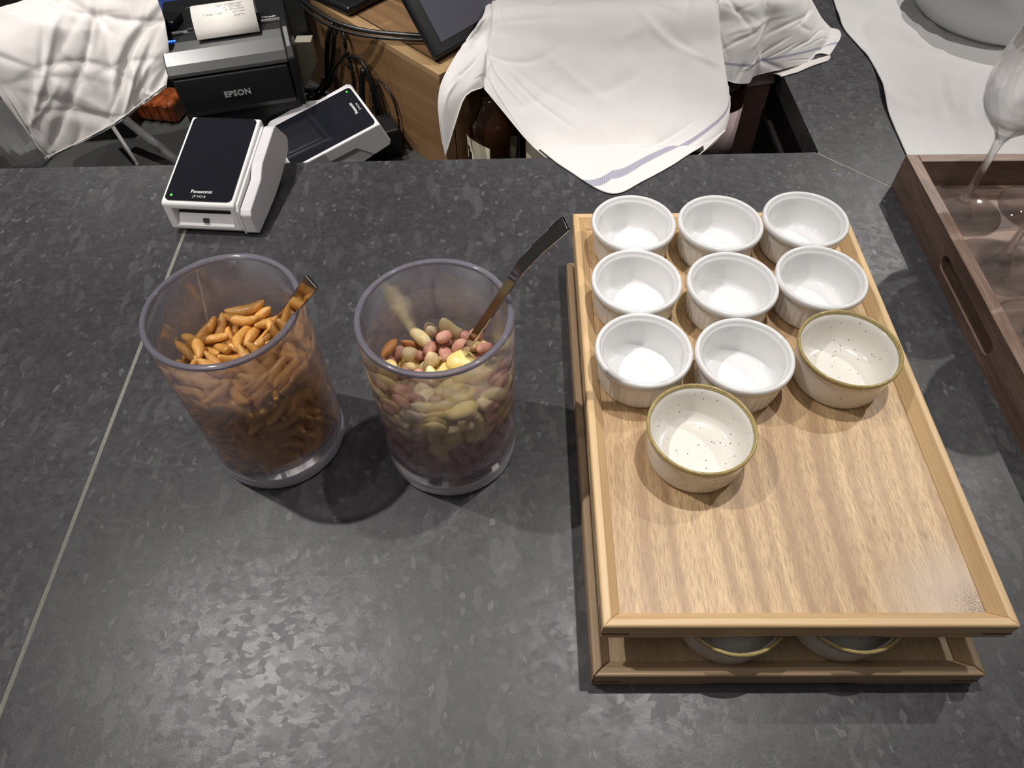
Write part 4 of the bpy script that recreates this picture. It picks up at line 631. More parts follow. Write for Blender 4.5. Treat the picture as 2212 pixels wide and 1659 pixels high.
spoon([tip1 - d1 * .150, tip1 - d1 * .11, tip1 - d1 * .06, tip1], .0125, .0058, .0022, (-.35, -.75, .25), 'short steel spoon standing in the rice crackers, leaning on the rim', MIRRORDK)
spoon([(-.0455, .3705, .078), (-.0405, .3655, .100), (-.0330, .3645, .122), (-.0070, .3655, .172), (.0120, .3660, .2080), at(1223, 482, .3665)], .0120, .0052, .0024, (-.75, -.45, .55),
      'long dark polished spoon leaning out of the mixed nuts jar', MIRRORDK)

# ================================================================== WINE GLASSES
def wine_me():
    base = [(.0001, .0), (.043, .0), (.0446, .0006), (.0448, .0012), (.043, .0018), (.034, .0026), (.022, .0042), (.0125, .0072), (.0078, .0115), (.0058, .017), (.0046, .025), (.0040, .040), (.0038, .060), (.0040, .080), (.0052, .091), (.0085, .0985),
            (.0165, .107), (.0270, .117), (.0350, .130), (.0392, .146), (.0400, .162), (.0385, .180), (.0352, .200), (.0325, .216), (.0320, .2175),
            (.0313, .216), (.0341, .200), (.0373, .180), (.0388, .162), (.0380, .146), (.0338, .131), (.0258, .1195), (.0150, .1110), (.0060, .1075), (.0001, .1065)]
    return base
wp = wine_me()
WS = lathe_me('foot_and_stem', [p for p in wp[:14]] + [(.0001, .083)], 64); WS.materials.append(CRYSTAL)
WB = lathe_me('glass_bowl', [(.0001, .0828)] + [(.0041, .0828)] + wp[14:], 96); WB.materials.append(CRYSTAL)
WFULL = lathe_me('wine_glass', wp, 96); WFULL.materials.append(CRYSTAL)
gl = [(.511, .643, 'wine glass in the far left corner of the walnut tray, bowl in view'), (.5165, .5515, 'second wine glass from the back along the left side of the walnut tray'),
      (.518, .459, 'third wine glass from the back along the left side of the walnut tray'), (.604, .640, 'wine glass right of the far left one, only its foot in view')]
for x, y, lab in gl:
    o = link('wine_glass', WFULL, None); o.location = (x, y, .0102); tag(o, lab, 'wine glass', 'wine glasses on the walnut tray')

# ================================================================== PAYMENT TERMINALS
def terminal(M, label, wscale=1.0, ledside=-1):
    t = empty('payment_terminal', M=M, label=label, cat='card terminal', group='white card payment terminals')
    T = .1834; W, L = .0827 * wscale, .132
    zt = .045                                        # front edge height of the screen plane
    def top(y): return zt + y * math.tan(T)
    Ly = L * cos(T)
    # main slab: screen unit following the tilt
    side = [(.004, .004), (.0, .010), (.0, zt - .002), (.003, zt), (Ly - .003, top(Ly - .003)), (Ly, top(Ly) - .003), (Ly + .002, top(Ly) - .018), (.045, zt - .012), (.030, .006)]
    body = prism('screen_body', side, -W / 2, W / 2, 'x', WHITEPL, t)
    # card slot recess in the front face
    c1 = prism('cutter', [(-.004, .012), (-.004, .036), (.006, .036), (.0095, .028), (.0085, .026), (-.001, .012)], -W * .38, W * .42, 'x', None, t)
    cut(body, [c1]); bevel(body, .0032, 3, 35)
    box('slot_opening', (.0015, .0088, .0272), (W * .74, .003, .0022), BLACKPL, t)
    box('chip_mark', (.001, .0025, .0196), (.0062, .0028, .0050), DIAL, t, .0004).rotation_euler = (radians(-28), 0, 0)
    # screen glass
    R = Matrix.Translation((0, 0, zt)) @ Matrix.Rotation(T, 4, 'X')
    n = 6; r = .006; w2, l0, l1 = W / 2 - .0035, .0035, L - .0035; pts = []
    for cx, cy, a0 in ((w2 - r, l1 - r, 0), (-w2 + r, l1 - r, pi / 2), (-w2 + r, l0 + r, pi), (w2 - r, l0 + r, 3 * pi / 2)):
        for k in range(n + 1):
            a = a0 + k / n * pi / 2; pts.append((cx + r * cos(a), cy + r * sin(a)))
    g = prism('screen_glass', pts, -.0004, .0006, 'z', SCREEN, t); g.matrix_local = R
    text('brand_text', 'Panasonic', .0062, R @ Matrix.Translation((.0015, .0165, .00062)), WHITEINK, t, .00003, .00012)
    text('model_text', 'JT-VC10', .0042, R @ Matrix.Translation((.0005, .0095, .00062)), WHITEINK, t, .00003)
    led = lathe('status_light', [(.0001, 0), (.0013, 0), (.0013, .0003), (.0001, .0003)], GREENLED, t, 12); led.matrix_local = R @ Matrix.Translation((ledside * (W / 2 - .010), .0105, .0006))
    # side housing, a thin rib and the thicker shell to the right
    s2 = [(.001, .004), (-.0005, .012), (-.0005, .036), (.004, .0425), (Ly * .93, top(Ly * .93) - .004), (Ly * .95, top(Ly) - .02), (.06, .01)]
    rib = prism('side_rib', s2, W / 2 + .0006, W / 2 + .0032, 'x', WHITEPL, t, .0007)
    s3 = [(.004, .003), (-.001, .008), (-.001, .032), (.004, .037), (.048, .0435), (.060, .0515), (.066, .054), (.120, .063), (.126, .061), (.147, .034), (.148, .029), (.140, .018), (.098, .008), (.072, .0045), (.040, .003)]
    prism('housing', s3, W / 2 + .0038, W / 2 + .0165, 'x', SHADEDPL, t, .0014, 3)
    # body under the slab
    s4 = [(.006, .0035), (.012, .010), (.04, zt - .014), (Ly - .01, top(Ly) - .02), (.142, .034), (.144, .028), (.136, .018), (.098, .008), (.04, .0035)]
    prism('lower_body', s4, -W / 2 + .004, W / 2 + .0036, 'x', WHITEPL, t, .001)
    for fx in (-.025, .03):
        for fy in (.012, .070):
            box('foot', (fx, fy + .004, .002), (.018, .010, .004), BLACKPL, t, .001)
    return t
terminal(Matrix.Translation((-.3417, .6411, 0)) @ Matrix.Rotation(-.0991, 4, 'Z'), 'white card terminal with dark screen standing on the bar, near the left seam')
# second one: pose of its screen plane, then back off to the body frame
def pose(x, y, z, yaw, tilt, roll): return Matrix.Translation((x, y, z)) @ Matrix.Rotation(yaw, 4, 'Z') @ Matrix.Rotation(tilt, 4, 'X') @ Matrix.Rotation(roll, 4, 'Y')
M2 = pose(-.1919, .90, .0028, 2.071, -.2, -.1) @ Matrix.Rotation(-.1834, 4, 'X') @ Matrix.Translation((0, 0, -.045))
terminal(M2, 'white card terminal lying turned sideways behind the bar, half hidden by the first', 1.13, 1)
sup = box('terminal_stand', (-.1955, .935, -.077), (.07, .05, .046), BLACKPL, None, .004, rz=.4)
tag(sup, 'small black block propping the rear payment terminal', 'stand')

# ================================================================== RECEIPT PRINTER
pr = empty('receipt_printer', (-.4264, .867, -.10), radians(14.41), 'black receipt printer with white paper curling out, behind the bar', 'receipt printer')
WP = .1543; Z = .10
prism('lower_case', [(.016, 0), (.012, Z), (.004, Z + .058), (.150, Z + .088), (.158, Z + .080), (.158, 0)], .001, WP - .001, 'x', BLACKPL, pr, .003)
fp = prism('front_panel', [(.004, Z + .004), (.0005, Z + .012), (-.0005, Z + .030), (.0, Z + .0585), (.010, Z + .0585), (.014, Z + .004)], .004, WP - .006, 'x', BLACKSATIN, pr, .0025, 3)
prism('top_cover', [(-.001, Z + .0615), (.001, Z + .0655), (.008, Z + .074), (.022, Z + .084), (.036, Z + .0885), (.052, Z + .0895), (.056, Z + .086), (.056, Z + .0615)], .0, WP - .004, 'x', BLACKGLOSS, pr, .0015, 3)
prism('rear_cover', [(.0575, Z + .060), (.0575, Z + .0885), (.062, Z + .0905), (.152, Z + .0905), (.158, Z + .084), (.158, Z + .060)], .0, WP, 'x', BLACKPL, pr, .003, 3)
prism('side_rim', [(-.001, Z - .0), (-.001, Z + .066), (.010, Z + .077), (.036, Z + .090), (.05, Z + .0915), (.157, Z + .0915), (.158, Z)], WP - .004, WP + .005, 'x', BLACKPL, pr, .002)
box('cover_lever', (.012, .082, Z + .0955), (.026, .030, .012), BLACKPL, pr, .003, rz=-.35)
box('tear_bar', (.079, .060, Z + .0915), (.092, .0024, .003), BLACKGLOSS, pr, .0005)
text('brand_text', 'EPSON', .0108, Matrix.Translation((.076, -.0011, Z + .031)) @ Matrix.Rotation(radians(88), 4, 'X'), simple('silver_print', (.55, .55, .55), .35, .3), pr, .0002, .00035, 1.05)
text('model_text', 'TM-m30', .0052, Matrix.Translation((.137, .066, Z + .0908)), WHITEINK, pr, .0001, .0001)
for k in range(4): box('status_light', (.0065 + k * .0034, .0405, Z + .0896), (.0024, .0022, .0006), BLUELED, pr)
# paper: rises from the slot, curls forward-down over the cover
x0, x1 = .046, .1240; prof = []
pp = [(.080, .0915), (.0805, .100), (.0775, .109), (.069, .1155), (.056, .1165), (.044, .1120), (.0355, .1045), (.031, .097), (.030, .0905)]
pp = smooth_path([(0, a, Z + b) for a, b in pp], 4)
vs = [(x, p.y, p.z) for p in pp for x in (x0, x1)]; fs = [(2 * i, 2 * i + 1, 2 * i + 3, 2 * i + 2) for i in range(len(pp) - 1)]
pa = link('receipt_paper', mesh('receipt_paper', vs, fs), PAPER, pr, True); so = pa.modifiers.new('s', 'SOLIDIFY'); so.thickness = .0002; so.offset = 0
pa['label'] = 'white receipt curling forward out of the printer'
# printed lines on the receipt (upside down rows near its right edge)
bm = bmesh.new(); random.seed(3)
def on_paper(s):                                     # s: 0..1 along the paper
    f = s * (len(pp) - 1); i = min(int(f), len(pp) - 2); q = pp[i].lerp(pp[i + 1], f - i); tng = (pp[i + 1] - pp[i]).normalized(); return q, Vector((0, -tng.z, tng.y)), tng
rows = [(.66, [(.098, .110)]), (.615, [(.060, .082), (.096, .111)]), (.575, [(.094, .111), (.089, .0905)]), (.54, [(.093, .110), (.086, .088)]), (.505, [(.079, .086), (.090, .108)]), (.475, [(.076, .084), (.088, .110)]), (.44, [(.080, .110)]), (.42, [(.040, .074), (.08, .09)])]
for s, segs in rows:
    q, nn, tg = on_paper(s)
    out = nn if nn.z > 0 or nn.y < 0 else -nn
    for a, b in segs:
        x = a
        while x < b:
            wd = random.uniform(.0007, .0016)
            for hh in ((-.0009, -.0003), (.0002, .0009)):
                if random.random() < .85:
                    v = [bm.verts.new(Vector((xx, q.y, q.z)) + out * .00035 + tg * yy) for xx, yy in ((x, hh[0]), (x + wd, hh[0]), (x + wd, hh[1]), (x, hh[1]))]; bm.faces.new(v)
            x += wd + .0005
me = bpy.data.meshes.new('printed_lines'); bm.to_mesh(me); bm.free(); link('printed_lines', me, INK, pa)

# ================================================================== OAK BOX, TABLET, BLACK STAND
A = Vector((-.0855, .880)); B = Vector((-.2508, 1.0620)); u = (B - A).normalized(); v = Vector((-u.y, u.x)) * -1
if v.x < 0: v = -v
A2 = A + v * .62; B2 = A + u * .62; C2 = B2 + v * .62
ob = empty('oak_cabinet', (A.x, A.y, -.10), math.atan2(u.y, u.x) - pi / 2, 'oak veneered cabinet block behind the bar, with cables in front', 'cabinet')
# local frame: y along the left face, x across (to the right)
box('side_panel', (.009, .31, .0725), (.018, .62, .145), OAK, ob, .0006)
box('front_panel', (.325, .009, .0725), (.61, .018, .145), OAK, ob, .0006)
tp = box('top_panel', (.317, .318, .145), (.60, .60, .016), OAK, ob, .0006)
box('edge_band', (.0105, .31, .1490), (.021, .62, .008), OAK_EDGE, ob, .0004)
box('edge_band', (.325, .0105, .1490), (.61, .021, .008), OAK_EDGE, ob, .0004)
zt_ = .062
Pbl = at_z(945, 128, zt_); Pbr = at_z(1075, 52, zt_); e = (Pbr - Pbl); e.z = 0; e.normalize(); nrm = Vector((-e.y, e.x, 0))
lean = radians(38); upv = (nrm * sin(lean) + Vector((0, 0, 1)) * cos(lean)).normalized()
Mt = Matrix((e, upv, e.cross(upv))).transposed().to_4x4(); Mt.translation = Pbl
tb = empty('tablet', M=Mt, label='black framed tablet standing on the oak cabinet', cat='tablet')
box('case', (.125, .09, -.005), (.25, .18, .012), BLACKPL, tb, .004, seg=3)
box('display', (.125, .09, .0013), (.215, .150, .001), SCREENREFL, tb)
box('case_foot', (.125, .035, -.016), (.12, .012, .012), BLACKPL, tb, .003)
# black payment-terminal stand at the far left of the cabinet
bs = empty('monitor_stand', (-.215, 1.165, .055), radians(-42), 'black monitor stand with a tilted back panel on the oak cabinet', 'monitor stand')
box('base_plate', (0, 0, .006), (.17, .20, .012), BLACKPL, bs, .004)
prism('upright', [(-.03, .012), (.0, .20), (.05, .20), (.06, .012)], -.04, .04, 'x', BLACKSATIN, bs, .004)
box('back_panel', (0, -.02, .16), (.30, .022, .19), BLACKPL, bs, .006)
text('logo_text', 'acer', .011, Matrix.Translation((.03, -.0318, .085)) @ Matrix.Rotation(radians(90), 4, 'X'), WHITEINK, bs, .0001) if False else None
# second black block further right, holds the tablet cable
bk = box('cash_drawer', (-.10, 1.36, .10), (.34, .20, .09), BLACKPL, None, .004, rz=radians(-42)); tag(bk, 'black box-shaped device at the back of the oak cabinet', 'device')

# cables ---------------------------------------------------------------
def on_face(px, py, off=.012):                      # point just in front of the oak cabinet's left face
    d = fwd + rt * ((px - 1106) / FPX) + dn * ((py - 829.5) / FPX)
    n3 = Vector((-v.x, -v.y, 0)); o3 = Vector((A.x, A.y, 0)) + n3 * off
    return EYE + d * ((o3 - EYE).dot(n3) / d.dot(n3))
def cable(pts, r, lab, off=.012):
    P = [on_face(p[0], p[1], p[2] if len(p) > 2 else off) for p in pts]
    P = [Vector((p.x, p.y, max(p.z, -.094))) for p in P]
    o = tube('cable', P, r, RUBBER, None, 8, 5); tag(o, lab, 'cable', 'black cables beside the oak cabinet'); return o
tk = tube('cable', [at_z(640, -14, .075), at_z(680, 22, .072), at_z(735, 52, .066), at_z(800, 68, .0625), at_z(860, 74, .0625), at_z(925, 78, .0625)], .0032, RUBBER, None, 10, 6)
tag(tk, 'thick black cable lying across the top of the oak cabinet to the tablet', 'cable')
tk = tube('cable', [at_z(650, 10, .070), at_z(700, 50, .064), at_z(770, 74, .0605), at_z(850, 84, .0605), at_z(925, 86, .0605)], .0022, RUBBER, None, 10, 6)
tag(tk, 'thinner black cable running in front of the thick one on the oak cabinet', 'cable')
cable([(720, 50, .004), (710, 75), (706, 120), (706, 170), (700, 215), (690, 262, .03)], .0042, 'thick black cable hanging straight down beside the receipt printer')
cable([(728, 52, .004), (722, 80), (718, 130), (712, 180), (698, 222), (668, 262, .03)], .0036, 'black cable hanging just right of the thickest one')
cable([(736, 52, .004), (744, 80), (748, 110), (760, 150), (766, 190), (768, 235), (775, 290, .02)], .0028, 'black cable dropping behind the rear payment terminal')
cable([(752, 112, .016), (738, 128, .018), (722, 150, .02), (716, 170, .02), (690, 205, .03)], .0026, 'black cable looping left below the bundle')
cable([(752, 122, .016), (772, 126, .018), (790, 145, .018), (800, 165, .016), (812, 200), (824, 245), (838, 290), (846, 345)], .0030, 'black cable looping right and down the oak side')
cable([(786, 150), (782, 180), (783, 220), (786, 260), (800, 300), (815, 345)], .0048, 'thick black cable hanging right of the rear terminal corner')
cable([(795, 155), (805, 190), (812, 230), (820, 270), (822, 310), (832, 350)], .0044, 'thick black cable against the oak side, second from the right')
cable([(818, 172, .006), (842, 200, .006), (856, 235, .006), (862, 272, .006), (860, 320, .006)], .0016, 'thin black cable bowing out furthest right over the oak side')
cable([(812, 180, .008), (826, 215, .008), (836, 250, .008), (843, 290, .008)], .0016, 'thin black cable just left of the bowed one')
cable([(640, 205, .05), (655, 195, .05), (672, 200, .05), (680, 215, .05), (668, 240, .05)], .0035, 'black cable coil end beside the printer')
cable([(872, 345, .01), (866, 318, .012), (850, 298, .016), (833, 300, .02), (828, 325, .02), (842, 352, .02)], .0038, 'black cable coil lying at the foot of the oak cabinet')
cable([(655, 225, .05), (668, 205, .045), (690, 190, .04), (700, 165, .03)], .0022, 'thin black cable crossing toward the printer')

# pale and grey panels behind the printer
def panel(name, px, Y, th, mat, lab, cat):
    P = [at(a, b, Y) for a, b in px]; f = Vector((0, 1, 0)) * th; n = len(P)
    vs = P + [p + f for p in P]; fs = [tuple(range(n)), tuple(range(2 * n - 1, n - 1, -1))] + [(i, (i + 1) % n, n + (i + 1) % n, n + i) for i in range(n)]
    o = link(name, fixn(mesh(name, vs, fs)), mat); bevel(o, .0008); tag(o, lab, cat); return o
panel('cream_holder', [(636, 91), (671, 90), (682, 144), (662, 186), (655, 190), (640, 262), (620, 262), (630, 180)], 1.06, .02, CREAMPL, 'cream coloured holder standing right behind the receipt printer', 'holder')
panel('grey_board', [(560, -60), (640, -60), (670, 88), (628, 88), (600, 260), (560, 260)], 1.085, .012, GREYPANEL, 'dark grey board standing behind the receipt printer', 'board')
# blue crate and amber packet at the left
bc = empty('blue_crate', (-.535, 1.155, -.10), radians(6), 'blue plastic crate behind the printer and the left towel', 'crate')
box('crate_body', (0, 0, .060), (.16, .12, .12), BLUEPL, bc, .006, seg=3)
box('crate_lip', (0, 0, .123), (.17, .13, .012), BLUEPL, bc, .004)
am = empty('amber_packet', (-.555, 1.055, -.10), radians(-12), 'amber brown crinkled packet under the left towel', 'packet')
box('packet_body', (0, 0, .017), (.09, .05, .034), AMBER, am, .006, seg=3)
for k in range(5): box('ridge', (-.034 + k * .017, -.026, .018), (.006, .004, .026), AMBER, am, .0015, rz=.2)

# ================================================================== CLEAR THINGS AT THE LEFT
cg = empty('clear_tumbler', (-.715, .938, -.10), 0, 'clear glass tumbler at the left edge beneath the towel', 'glass')
def facet(t, j): return .0022 * (abs(sin(t * 7)) - .5) if 1 < j < 7 else 0
lathe('glass_body', [(.0001, 0), (.024, 0), (.027, .001), (.0285, .004), (.0335, .045), (.0385, .090), (.0412, .118), (.0410, .1195), (.0395, .118), (.0368, .090), (.0318, .046), (.026, .010), (.0001, .009)], CLEARPL, cg, 84, facet)
r1 = tube('clear_straw', [at_z(240, 268, -.062), at_z(298, 357, -.096)], .0030, simple('frosted_plastic', (.7, .68, .66), .4), None, 10, 1)
tag(r1, 'thin frosted plastic rod lying under the left towel', 'rod')
tp0, tp1 = at_z(262, 252, -.050), at_z(392, 356, -.092)
def pipe(name, a, b, r, wall, mat):
    d = (b - a); L = d.length; q = d.to_track_quat('Z', 'Y')
    o = lathe(name, [(r, 0), (r, L), (r - wall, L), (r - wall, 0)], mat, None, 32); o.matrix_world = Matrix.Translation(a) @ q.to_matrix().to_4x4(); return o
o = pipe('clear_tube', tp0, tp1, .0065, .0010, CLEARPL); tag(o, 'clear plastic tube lying under the left towel, pointing at the terminal', 'tube')
bx = box('dark_case', (-.66, 1.06, -.085), (.16, .16, .03), BLACKPL, None, .004, rz=.1); tag(bx, 'flat black case under the left towel', 'case')

# ================================================================== BOTTLES
def bottle(x, y, z0, h, r, neck, label, lab_mat, lz0, lz1, a0, a1, mark=None):
    t = empty('bottle', (x, y, z0), 0, label, 'bottle')
    s = h - neck - .03
    lathe('bottle_body', [(.0001, .003), (r - .006, 0), (r, .005), (r, s), (r * .97, s + .012), (r * .75, s + .028), (.017, s + .044), (.0145, s + .055), (.0145, h - .012), (.0165, h - .010), (.0165, h), (.0001, h)], BROWNGLASS, t, 48)
    vs = []; n = 24
    for i in range(n + 1):
        a = a0 + (a1 - a0) * i / n
        for zz in (lz0, lz1 + (.006 * sin(pi * i / n))): vs.append(((r + .0004) * cos(a), (r + .0004) * sin(a), zz))
    l = link('label', mesh('label', vs, [(2 * i, 2 * i + 2, 2 * i + 3, 2 * i + 1) for i in range(n)]), lab_mat, t, True)
    so = l.modifiers.new('s', 'SOLIDIFY'); so.thickness = .0003
    if mark:
        for dx, zz, sx, sz in mark:
            a = a0 + (a1 - a0) * dx
            b = box('printed_mark', ((r + .0009) * cos(a), (r + .0009) * sin(a), zz), (.0006, sx, sz), BLACKPL, t); b.rotation_euler = (0, 0, a)
    return t
bottle(-.018, .889, -.22, .238, .037, .022, 'dark brown bottle with a cream label under the left of the striped towel', CREAMLABEL, .08, .180, radians(180), radians(262), [(.28, .168, .006, .006), (.34, .158, .008, .012), (.26, .148, .006, .006)])
bottle(.062, .880, -.22, .25, .035, .03, 'second dark bottle with a cream label, behind the towel corner', CREAMLABEL, .10, .178, radians(180), radians(262), [(.35, .135, .010, .006), (.35, .120, .008, .006)])
bottle(.303, .958, -.22, .252, .042, .018, 'brown bottle with a pale pink label right of the hanging towel corner', PINKLABEL, .08, .178, radians(235), radians(350))
bottle(.18, .935, -.22, .262, .036, .06, 'dark bottle holding up the middle of the striped towel', CREAMLABEL, .08, .16, radians(180), radians(300))
ct = empty('drink_carton', (.362, .985, -.22), radians(12), 'pinkish tall carton beside the brown bottle near the recess edge', 'carton')
box('carton_body', (0, 0, .10), (.038, .040, .20), PINKCARTON, ct, .001)
prism('carton_top', [(-.0225, .2), (.0225, .2), (.002, .222), (-.002, .222)], -.0225, .0225, 'x', PINKLABEL, ct)

# ================================================================== ICE BUCKET AND NAPKIN ON THE RIGHT
def sheet(name, cols, mat, parent=None, su=6, sv=6, wr=.0012, seed=1, th=.0011, uv=None, lift=None, ncr=40, csize=1.0):
    """cloth through a grid of points (cols[i][j]); Catmull-Rom both ways, then folds and wrinkles"""
    rows_ = [smooth_path(c, sv) for c in cols]; nv = len(rows_[0]); strip = [smooth_path([r[j] for r in rows_], su) for j in range(nv)]
    nu = len(strip[0]); P = [[strip[j][i] for j in range(nv)] for i in range(nu)]
    vs = []; rnd = random.Random(seed)
    Wd = sum((P[i + 1][nv // 2] - P[i][nv // 2]).length for i in range(nu - 1)); Hd = sum((P[nu // 2][j + 1] - P[nu // 2][j]).length for j in range(nv - 1))
    CR = []
    for _ in range(int(ncr)):
        a_ = rnd.choice((.5, .9, 2.3, 2.7, 1.6)) + rnd.uniform(-.35, .35); l_ = rnd.uniform(.02, .075) * csize
        CR.append((rnd.uniform(0, Wd), rnd.uniform(0, Hd), cos(a_), sin(a_), l_, rnd.uniform(.0016, .0045) * csize, rnd.uniform(.35, 1) * rnd.choice((1, 1, -1)), rnd.uniform(-6, 6)))
    for i in range(nu):
        for j in range(nv):
            p = P[i][j]
            a = P[min(i + 1, nu - 1)][j] - P[max(i - 1, 0)][j]; b = P[i][min(j + 1, nv - 1)] - P[i][max(j - 1, 0)]
            n_ = a.cross(b); n_ = n_.normalized() if n_.length > 1e-12 else Vector((0, 0, 1))
            q = p * 14 + Vector((seed * 7.1, 0, 0)); h = noise.fractal(q * .6, .8, 2.1, 3) * wr * 1.3
            X, Y = i / (nu - 1) * Wd, j / (nv - 1) * Hd
            for cx, cy, ca, sa, cl, cw, am, bend in CR:
                dx, dy = X - cx, Y - cy; t_ = dx * ca + dy * sa
                if abs(t_) < cl:
                    s_ = -dx * sa + dy * ca + bend * t_ * t_ * .6; k = s_ / cw
                    if abs(k) < 4: h += am * wr * (1 - (t_ / cl) ** 2) * math.exp(-abs(k) ** 1.5 if k < 0 else -(k * .55) ** 2)
            vs.append(p + n_ * h)
    if lift:
        for k, p in enumerate(vs): vs[k] = lift(p)
    fs = [(i * nv + j, (i + 1) * nv + j, (i + 1) * nv + j + 1, i * nv + j + 1) for i in range(nu - 1) for j in range(nv - 1)]
    me = mesh(name, vs, fs); lay = me.uv_layers.new(name='UVMap')
    for poly in me.polygons:
        for li in poly.loop_indices:
            vi = me.loops[li].vertex_index; i, j = divmod(vi, nv)
            lay.data[li].uv = uv(i / (nu - 1), j / (nv - 1)) if uv else (i / (nu - 1), j / (nv - 1))
    o = link(name, me, mat, parent, True); s = o.modifiers.new('s', 'SOLIDIFY'); s.thickness = th; s.offset = 1
    return o
def hem(name, path, r, mat, parent):
    return tube(name, path, r, mat, parent, 6, 3, flat=.6)
# napkin: flat linen on the right worktop
def rest(z0):
    def f(p): return Vector((p.x, p.y, max(p.z, z0)))
    return f
edge = [(.4955, .735), (.5000, .79), (.5060, .86), (.5190, .93), (.5235, .99), (.5130, 1.07), (.5165, 1.12), (.5230, 1.17), (.53, 1.26), (.535, 1.36)]
cols = [[Vector((x + du * (.62 if k else 0) + (0), y, .0030 + .0035 * abs(sin(k * 2.1 + y * 9)) * (du > 0))) for x, y in edge] for k, du in enumerate((0, .06, .15, .28, .45, .75))]
for k, du in enumerate((0, .06, .15, .28, .45, .75)):
    cols[k] = [Vector((x * (1 - min(1, du * 2)) + .51 * min(1, du * 2) + du, y, .0014 + (.006 * (.5 + .5 * sin(k * 2.1 + y * 11)) if k else 0))) for x, y in edge]
nap = sheet('napkin', cols, LINEN, None, 16, 16, .0030, 4, .0010, ncr=40, csize=2.2, lift=rest(.0012)); tag(nap, 'white linen cloth spread on the right-hand worktop under the ice bucket', 'cloth')
hem('hem', [c + Vector((.009, 0, -.0004)) for c in cols[0]], .0009, LINEN, nap)
ib = empty('ice_bucket', (.752, 1.110, .0085), 0, 'frosted glass ice bucket with a metal bowl on the white linen cloth', 'ice bucket')
lathe('glass_bowl', [(.0001, 0), (.112, 0), (.116, .003), (.118, .008), (.118, .030), (.118, .065), (.116, .068), (.112, .066), (.108, .030), (.100, .014), (.0001, .012)], FROST, ib, 96)
lathe('metal_bowl', [(.0001, .013), (.055, .013), (.072, .024), (.082, .045), (.086, .085), (.084, .086), (.079, .046), (.0001, .020)], STEELDARK, ib, 72)

